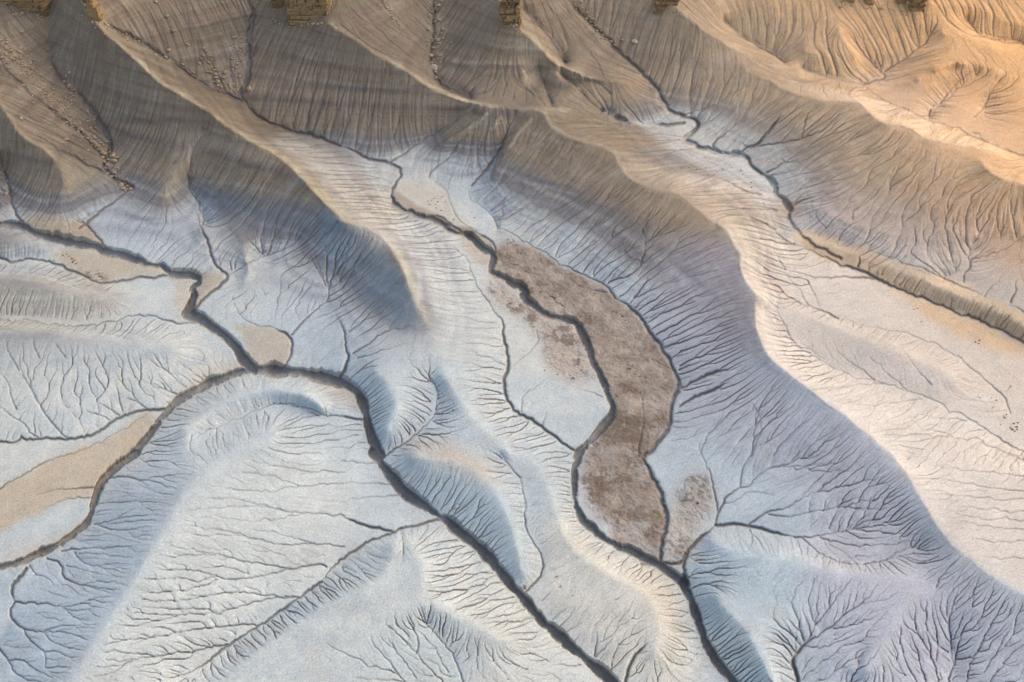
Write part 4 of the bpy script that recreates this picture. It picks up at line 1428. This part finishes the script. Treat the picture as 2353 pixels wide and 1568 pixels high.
def stone_bm(seed, flat=.7, sub=1):
    rr_ = random.Random(seed)
    bm = bmesh.new()
    bmesh.ops.create_icosphere(bm, subdivisions=sub, radius=1)
    planes = [(Vector((rr_.gauss(0, 1), rr_.gauss(0, 1), rr_.gauss(0, 1))).normalized(), rr_.uniform(.55, .85)) for _ in range(7)]
    for v in bm.verts:
        for nrm, dd in planes:
            k = v.co.dot(nrm) - dd
            if k > 0:
                v.co -= nrm * k
        v.co *= rr_.uniform(.94, 1.06)
        v.co.z *= flat
    return bm


protos = []
for k in range(5):
    bm = stone_bm(100 + k, (.6, .8, .7, .9, .5)[k], 2)
    me = bpy.data.meshes.new('boulder')
    bm.to_mesh(me)
    bm.free()
    me.materials.append(BOULDER)
    protos.append(me)
pale_me = protos[0].copy()
pale_me.materials.clear()
pale_me.materials.append(PALE_BOULDER)


def boulder(c, r, x, y, size_px, label, group=None, mesh=None):
    p = spot(c, r, x, y)
    s = px_size(p)
    o = bpy.data.objects.new('boulder', mesh or R.choice(protos))
    scene.collection.objects.link(o)
    k = size_px * s * .62
    o.scale = (k * R.uniform(.9, 1.3), k * R.uniform(.8, 1.1), k * R.uniform(.8, 1.1))
    o.rotation_euler = (R.uniform(-.2, .2), R.uniform(-.2, .2), R.uniform(0, 6.28))
    o.location = p + Vector((0, 0, k * .25))
    o['label'] = label
    o['category'] = 'boulder'
    if group:
        o['group'] = group
    return o


BOULDERS = (
    (0, 0, "brown boulder", "in the jam where the left gully narrows", 'boulders jammed in the left rubble gully',
     ((720, 1050, 5), (770, 1070, 5), (783, 1100, 5), (705, 1078, 4), (738, 1130, 4), (728, 1155, 5), (785, 1180, 4), (760, 1210, 4), (800, 1080, 4), (750, 1045, 4), (745, 1090, 3), (715, 1110, 3))),
    (0, 0, "brown boulder", "at the dark mouth of the left gully", 'boulders at the mouth of the left rubble gully',
     ((830, 1270, 5), (870, 1280, 5), (850, 1255, 4), (890, 1295, 4), (815, 1245, 3), (845, 1290, 4))),
    (0, 0, "small tan boulder", "halfway down the left rubble streak", 'boulders beside the left rubble streak',
     ((470, 590, 4), (480, 640, 3), (440, 560, 3), (510, 620, 3), (455, 520, 3), (500, 660, 3))),
    (0, 0, "lone tan boulder", "on the slope below the left cliffs", 'scattered boulders on the slope below the left cliffs',
     ((1155, 345, 4), (1190, 215, 4), (1140, 110, 3), (1070, 15, 3), (1130, 395, 4), (1290, 310, 2.5), (1060, 380, 3))),
    (0, 0, "tan boulder", "in the gully fan left of the caprock", 'boulders in the gully fan below the big caprock',
     ((1430, 430, 4), (1440, 500, 4), (1470, 512, 4), (1490, 560, 4), (1540, 500, 5), (1530, 530, 4), (1600, 260, 4), (1580, 400, 3), (1480, 535, 4), (1420, 490, 3), (1250, 440, 3), (1320, 500, 3), (1510, 600, 3), (1600, 620, 3), (1570, 580, 3))),
    (1, 0, "pinkish boulder", "in the gully left of the pillar", 'boulders in the gully left of the rock pillar',
     ((670, 42, 5), (700, 10, 4), (660, 62, 4), (610, 110, 4), (640, 130, 3), (682, 138, 4), (650, 150, 3), (705, 205, 4), (676, 275, 5), (700, 265, 3), (595, 280, 4), (660, 265, 3), (600, 200, 3), (660, 300, 3), (630, 90, 3), (650, 20, 3))),
    (1, 0, "small boulder", "in the streak right of the pillar", 'boulders in the streak right of the rock pillar',
     ((1855, 290, 4), (1880, 312, 3), (1760, 215, 3), (1710, 150, 3), (1690, 90, 3), (1640, 50, 3), (1800, 240, 3))),
)
ORD = ('topmost', 'second', 'third', 'fourth', 'fifth', 'sixth', 'seventh', 'eighth', 'ninth', 'tenth', 'eleventh', 'twelfth', 'thirteenth', 'fourteenth', 'fifteenth', 'sixteenth')


def ranked(what, where, k, n):
    if k == 0:
        return 'topmost %s %s' % (what, where)
    if k == n - 1:
        return 'lowest %s %s' % (what, where)
    return '%s %s from the top %s' % (ORD[k], what, where)


for c, r, what, where, grp, pts in BOULDERS:
    pts = sorted(pts, key=lambda v: v[1])
    for k, (x, y, s) in enumerate(pts):
        boulder(c, r, x, y, s, ranked(what, where, k, len(pts)), grp)
boulder(0, 0, 1703, 612, 6, 'upright tan boulder on the knob where the two dark gullies join')
boulder(1, 0, 618, 385, 6, 'pink boulder above the flat yellow slab in the gully')
boulder(1, 0, 640, 472, 9, 'flat yellow slab boulder at the foot of the gully left of the pillar', None, pale_me)
boulder(1, 0, 2012, 290, 6, 'bright cream boulder alone on the dark slope right of the pillar', None, pale_me)
boulder(1, 2, 1270, 915, 4, 'dark grey boulder where a small rill meets the central gully')

# loose stones along the talus streaks: too many to count
bm_all = []
tv_, tf_ = [], []
for k in range(6):
    bm = stone_bm(300 + k, .7, 1)
    bm.verts.ensure_lookup_table()
    bm_all.append((np.array([v.co[:] for v in bm.verts]), np.array([[v.index for v in f.verts] for f in bm.faces])))
    bm.free()
STREAKS = ((0, 0, ((0, 320), (150, 450), (300, 620), (450, 770), (600, 920), (700, 1050)), 85, 900),
           (0, 0, ((700, 1000), (740, 1120), (830, 1260), (890, 1290)), 38, 90),
           (0, 0, ((1650, 230), (1640, 420), (1600, 540), (1580, 640)), 55, 130),
           (0, 0, ((1380, 360), (1450, 470), (1520, 580), (1560, 640)), 50, 120),
           (0, 0, ((700, 160), (900, 280), (1050, 380)), 30, 60),
           (1, 0, ((660, -20), (650, 150), (660, 300), (640, 480), (660, 560)), 45, 170),
           (1, 0, ((280, 0), (360, 100), (430, 220)), 45, 90),
           (1, 0, ((1620, 30), (1750, 180), (1870, 310)), 30, 80),
           (0, 0, ((20, 90), (320, 110)), 30, 60),
           (0, 0, ((560, 120), (720, 190)), 30, 50),
           (0, 0, ((1850, 110), (1960, 165), (2270, 175)), 28, 90),
           (1, 0, ((1080, 150), (1250, 205)), 22, 40),
           (1, 0, ((2130, 85), (2340, 95)), 22, 40),
           (2, 0, ((1100, 30), (1330, 55), (1690, 100)), 25, 70),
           (0, 0, ((10, 1000), (40, 1200), (70, 1400)), 30, 40))
off = 0
NR = np.random.default_rng(3)
for c, r, path, spread, count in STREAKS:
    q, _ = resample(np.array(path, float), 2)
    for _k in range(count):
        pnt = q[NR.integers(len(q))] + NR.normal(0, spread * .45, 2) * (.5 + NR.exponential(.9))
        p = spot(c, r, pnt[0], pnt[1])
        s = px_size(p) * (.5 + 2.2 * NR.random() ** 5)
        vs, fs = bm_all[NR.integers(6)]
        a = NR.random() * 6.28
        rot = np.array([[math.cos(a), -math.sin(a), 0], [math.sin(a), math.cos(a), 0], [0, 0, 1]])
        tv_.append((vs * s * NR.uniform(.7, 1.2, 3)) @ rot.T + np.array(p) + np.array([0, 0, s * .2]))
        tf_.append(fs + off)
        off += len(vs)
me = bpy.data.meshes.new('rubble')
me.from_pydata(np.concatenate(tv_).tolist(), [], np.concatenate(tf_).tolist())
me.materials.append(RUBBLE)
o = bpy.data.objects.new('rubble', me)
scene.collection.objects.link(o)
o['kind'] = 'stuff'
o['label'] = 'loose brown rubble strewn down the talus streaks below the cliffs'


# ---- desert shrubs
def leaf_material(name, col):
    m = bpy.data.materials.new(name)
    m.use_nodes = True
    nt = m.node_tree
    b = nt.nodes['Principled BSDF']
    b.inputs['Roughness'].default_value = .85
    oi = nt.nodes.new('ShaderNodeTexCoord')
    nz = nt.nodes.new('ShaderNodeTexNoise')
    nz.inputs['Scale'].default_value = 3
    rp_ = nt.nodes.new('ShaderNodeValToRGB')
    rp_.color_ramp.elements[0].position = .3
    rp_.color_ramp.elements[0].color = (*[v * .6 for v in col], 1)
    rp_.color_ramp.elements[1].position = .7
    rp_.color_ramp.elements[1].color = (*[v * 1.3 for v in col], 1)
    nt.links.new(oi.outputs['Object'], nz.inputs['Vector'])
    nt.links.new(nz.outputs[0], rp_.inputs[0])
    nt.links.new(rp_.outputs[0], b.inputs['Base Color'])
    return m


RUST = leaf_material('rust_shrub_leaf', (.34, .175, .055))
OLIVE = leaf_material('olive_shrub_leaf', (.20, .165, .06))
GREEN = leaf_material('green_shrub_leaf', (.035, .065, .025))
TWIG = leaf_material('twig', (.12, .085, .055))


def shrub_mesh(seed, mat):
    rr_ = random.Random(seed)
    bm = bmesh.new()
    for _ in range(90):
        a = rr_.uniform(0, 6.28)
        el = rr_.uniform(.15, 1.5)
        d = rr_.uniform(.35, 1.0)
        p = Vector((math.cos(a) * math.cos(el), math.sin(a) * math.cos(el), math.sin(el) * .8)) * d
        u = Vector((rr_.gauss(0, 1), rr_.gauss(0, 1), rr_.gauss(0, 1))).normalized() * .16
        w_ = Vector((rr_.gauss(0, 1), rr_.gauss(0, 1), rr_.gauss(0, 1))).normalized() * .12
        bm.faces.new([bm.verts.new(p + q) for q in (u, w_, -u, -w_)])
    for _ in range(9):
        a = rr_.uniform(0, 6.28)
        tip = Vector((math.cos(a) * .6, math.sin(a) * .6, rr_.uniform(.3, .7)))
        sd = Vector((-math.sin(a), math.cos(a), 0)) * .035
        f = bm.faces.new([bm.verts.new(q) for q in (sd, -sd, tip - sd * .3, tip + sd * .3)])
        f.material_index = 1
    me = bpy.data.meshes.new('desert_shrub')
    bm.to_mesh(me)
    bm.free()
    me.materials.append(mat)
    me.materials.append(TWIG)
    return me


SH = {'rust': [shrub_mesh(k, RUST) for k in (1, 2, 3)], 'olive': [shrub_mesh(k, OLIVE) for k in (4, 5, 6)], 'green': [shrub_mesh(7, GREEN)]}
SHRUBS = (
    (0, 1, 'rust', "rust shrub", "on the tan wash at the left edge", 'rust shrubs on the left tan wash',
     ((370, 230, 2), (430, 200, 2.2), (490, 220, 3), (500, 245, 3), (522, 252, 2.6), (460, 190, 2), (510, 230, 2.5), (475, 205, 2.2))),
    (0, 1, 'rust', "orange shrub", "near the end of the left tan wash", 'orange shrubs near the end of the left tan wash',
     ((670, 300, 2), (680, 340, 3), (700, 347, 2.5), (660, 330, 2), (675, 322, 2.4))),
    (1, 1, 'rust', "small rust shrub", "on the upper brown wash", 'rust shrubs at the upper end of the brown wash',
     ((1150, 90, 2.2), (1190, 100, 2.4), (1165, 115, 2.2), (1200, 130, 2), (1215, 260, 2.4), (1230, 280, 1.8), (1240, 185, 1.6), (1200, 262, 2), (1580, 315, 1.8))),
    (1, 1, 'rust', "orange shrub", "in the row amid the brown wash", 'orange shrubs in the middle of the brown wash',
     ((1870, 582, 2.6), (1890, 590, 2.4), (1930, 612, 2.6), (1950, 640, 2), (1942, 622, 2.2))),
    (1, 1, 'rust', "orange shrub", "in the brown wash's lower clump", 'orange shrubs low on the brown wash',
     ((1970, 975, 2.8), (2000, 948, 2.4), (2022, 990, 2), (2052, 1022, 2.2), (1985, 970, 2.4))),
    (1, 1, 'rust', "brown shrub", "on the patch left of the central gully", 'brown shrubs left of the narrow central gully',
     ((1590, 1035, 2.8), (1605, 1042, 2), (1400, 985, 2), (1650, 985, 1.8), (1690, 990, 2), (1660, 1000, 1.8), (1575, 1020, 1.8))),
    (1, 1, 'olive', "tiny dark shrub", "on the pale central clay flat", 'tiny shrubs on the central clay flat',
     ((750, 1182, 1.8), (775, 1212, 2), (770, 1250, 2.4), (775, 1262, 1.8), (690, 1225, 1.4), (840, 1300, 1.4), (930, 1335, 1.4))),
    (1, 2, 'olive', "small dark shrub", "at the lower end of the brown wash", 'dark shrubs on the lower brown wash',
     ((1800, 160, 1.8), (1880, 110, 1.8), (1930, 195, 2), (1730, 315, 2), (1890, 130, 1.6), (2090, 240, 1.6), (1920, 400, 1.4), (2300, 600, 1.8))),
    (1, 2, 'rust', "tan shrub", "on the cream mound between lower gullies", 'tan shrubs on the cream mound',
     ((1480, 850, 2.2), (1505, 910, 2.6), (1590, 975, 1.8), (1580, 940, 1.6), (1490, 840, 1.6))),
    (2, 1, 'olive', "small ochre shrub", "on the slope above the straight gully", 'ochre shrubs above the straight gully',
     ((1395, 140, 2), (1540, 205, 2.2), (1550, 130, 1.8), (1700, 310, 2), (1500, 205, 1.8), (1680, 290, 1.8), (1420, 150, 1.6), (1640, 300, 1.6), (1730, 325, 1.8), (1380, 125, 1.6))),
    (2, 1, 'rust', "orange shrub", "on the sand below the straight gully", 'orange shrubs below the straight gully',
     ((2050, 780, 2.8), (2020, 792, 2.4), (2040, 802, 2), (1420, 435, 1.8), (1600, 570, 2), (1650, 652, 2), (1620, 560, 1.6))),
    (2, 1, 'olive', "olive shrub", "in the big clump at the right edge", 'olive shrubs in the clump at the right edge',
     ((2280, 1350, 3), (2300, 1370, 3.4), (2270, 1390, 3), (2312, 1342, 2.6), (2290, 1402, 2.8), (2260, 1375, 2.4), (2305, 1390, 2.4))),
    (2, 1, 'olive', "small olive shrub", "trailing up from the right edge clump", 'olive shrubs trailing up the right slope',
     ((2050, 1170, 2), (2130, 1170, 1.8), (2165, 1190, 2.2), (2222, 1310, 2.6), (2190, 1355, 1.8), (2232, 1285, 2.2), (2140, 1240, 1.8), (2215, 1295, 2))),
    (1, 0, 'rust', "small orange shrub", "on the beige upper valley floor", 'orange shrubs on the upper valley floor',
     ((640, 1360, 2.2), (672, 1380, 2.4), (610, 1400, 2), (690, 1440, 2.2), (720, 1380, 1.8), (700, 1350, 1.8), (780, 1500, 1.8), (920, 1490, 2), (622, 1370, 1.8), (660, 1420, 2), (600, 1375, 1.6), (650, 1400, 1.8))),
    (2, 0, 'rust', "brown shrub", "on the bank of the upper right gully", 'brown shrubs on the bank of the upper right gully',
     ((60, 1150, 2), (110, 1160, 2.2), (292, 1160, 1.8), (420, 1165, 2), (432, 1195, 2.2), (490, 1250, 2.2), (490, 1285, 2.4), (350, 1150, 1.6), (12, 1150, 1.6), (180, 1150, 1.6), (240, 1165, 1.6))),
)


def shrub(c, r, x, y, size_px, kind, label, group=None):
    p = spot(c, r, x, y)
    s = px_size(p) * size_px * .5
    o = bpy.data.objects.new('desert_shrub', R.choice(SH[kind]))
    scene.collection.objects.link(o)
    o.location = p - Vector((0, 0, .03))
    o.scale = (s * R.uniform(.9, 1.3), s * R.uniform(.9, 1.3), s * R.uniform(.8, 1.1))
    o.rotation_euler = (0, 0, R.uniform(0, 6.28))
    o['label'] = label
    o['category'] = 'shrub'
    if group:
        o['group'] = group


for c, r, kind, what, where, grp, pts in SHRUBS:
    pts = sorted(pts, key=lambda v: v[1])
    for k, (x, y, s) in enumerate(pts):
        shrub(c, r, x, y, s, kind, ranked(what, where, k, len(pts)), grp)
shrub(1, 1, 1165, 530, 3.6, 'rust', 'single round rust red shrub left of the zigzag gully')
shrub(1, 1, 1490, 1010, 2.2, 'green', 'single dark green shrub at the lower edge of the left brown patch')
shrub(1, 1, 2015, 1010, 2.0, 'green', 'dark green shrub beside the lower orange clump on the brown wash')
shrub(1, 1, 1625, 908, 2.0, 'green', 'dark green shrub near the narrow central gully')
shrub(2, 2, 125, 343, 3.0, 'green', 'bright dark green shrub on the beige flat left of the rill fan')


# warm dusty air, bright towards the low sun
hz = bmesh.new()
bmesh.ops.create_cube(hz, size=1)
me = bpy.data.meshes.new('haze')
for v in hz.verts:
    v.co = Vector((v.co.x * 1500, v.co.y * 1300 + 560, v.co.z * 290 + 128))
hz.to_mesh(me)
hz.free()
hm = bpy.data.materials.new('dusty_air')
hm.use_nodes = True
hm.node_tree.nodes.clear()
pvn = hm.node_tree.nodes.new('ShaderNodeVolumePrincipled')
pvn.inputs['Color'].default_value = (1.0, .72, .44, 1)
pvn.inputs['Density'].default_value = HAZE_D
pvn.inputs['Anisotropy'].default_value = .8
mo = hm.node_tree.nodes.new('ShaderNodeOutputMaterial')
hm.node_tree.links.new(pvn.outputs[0], mo.inputs['Volume'])
me.materials.append(hm)
o = bpy.data.objects.new('haze', me)
scene.collection.objects.link(o)
o['kind'] = 'stuff'
o['label'] = 'warm dusty haze hanging over the badlands'
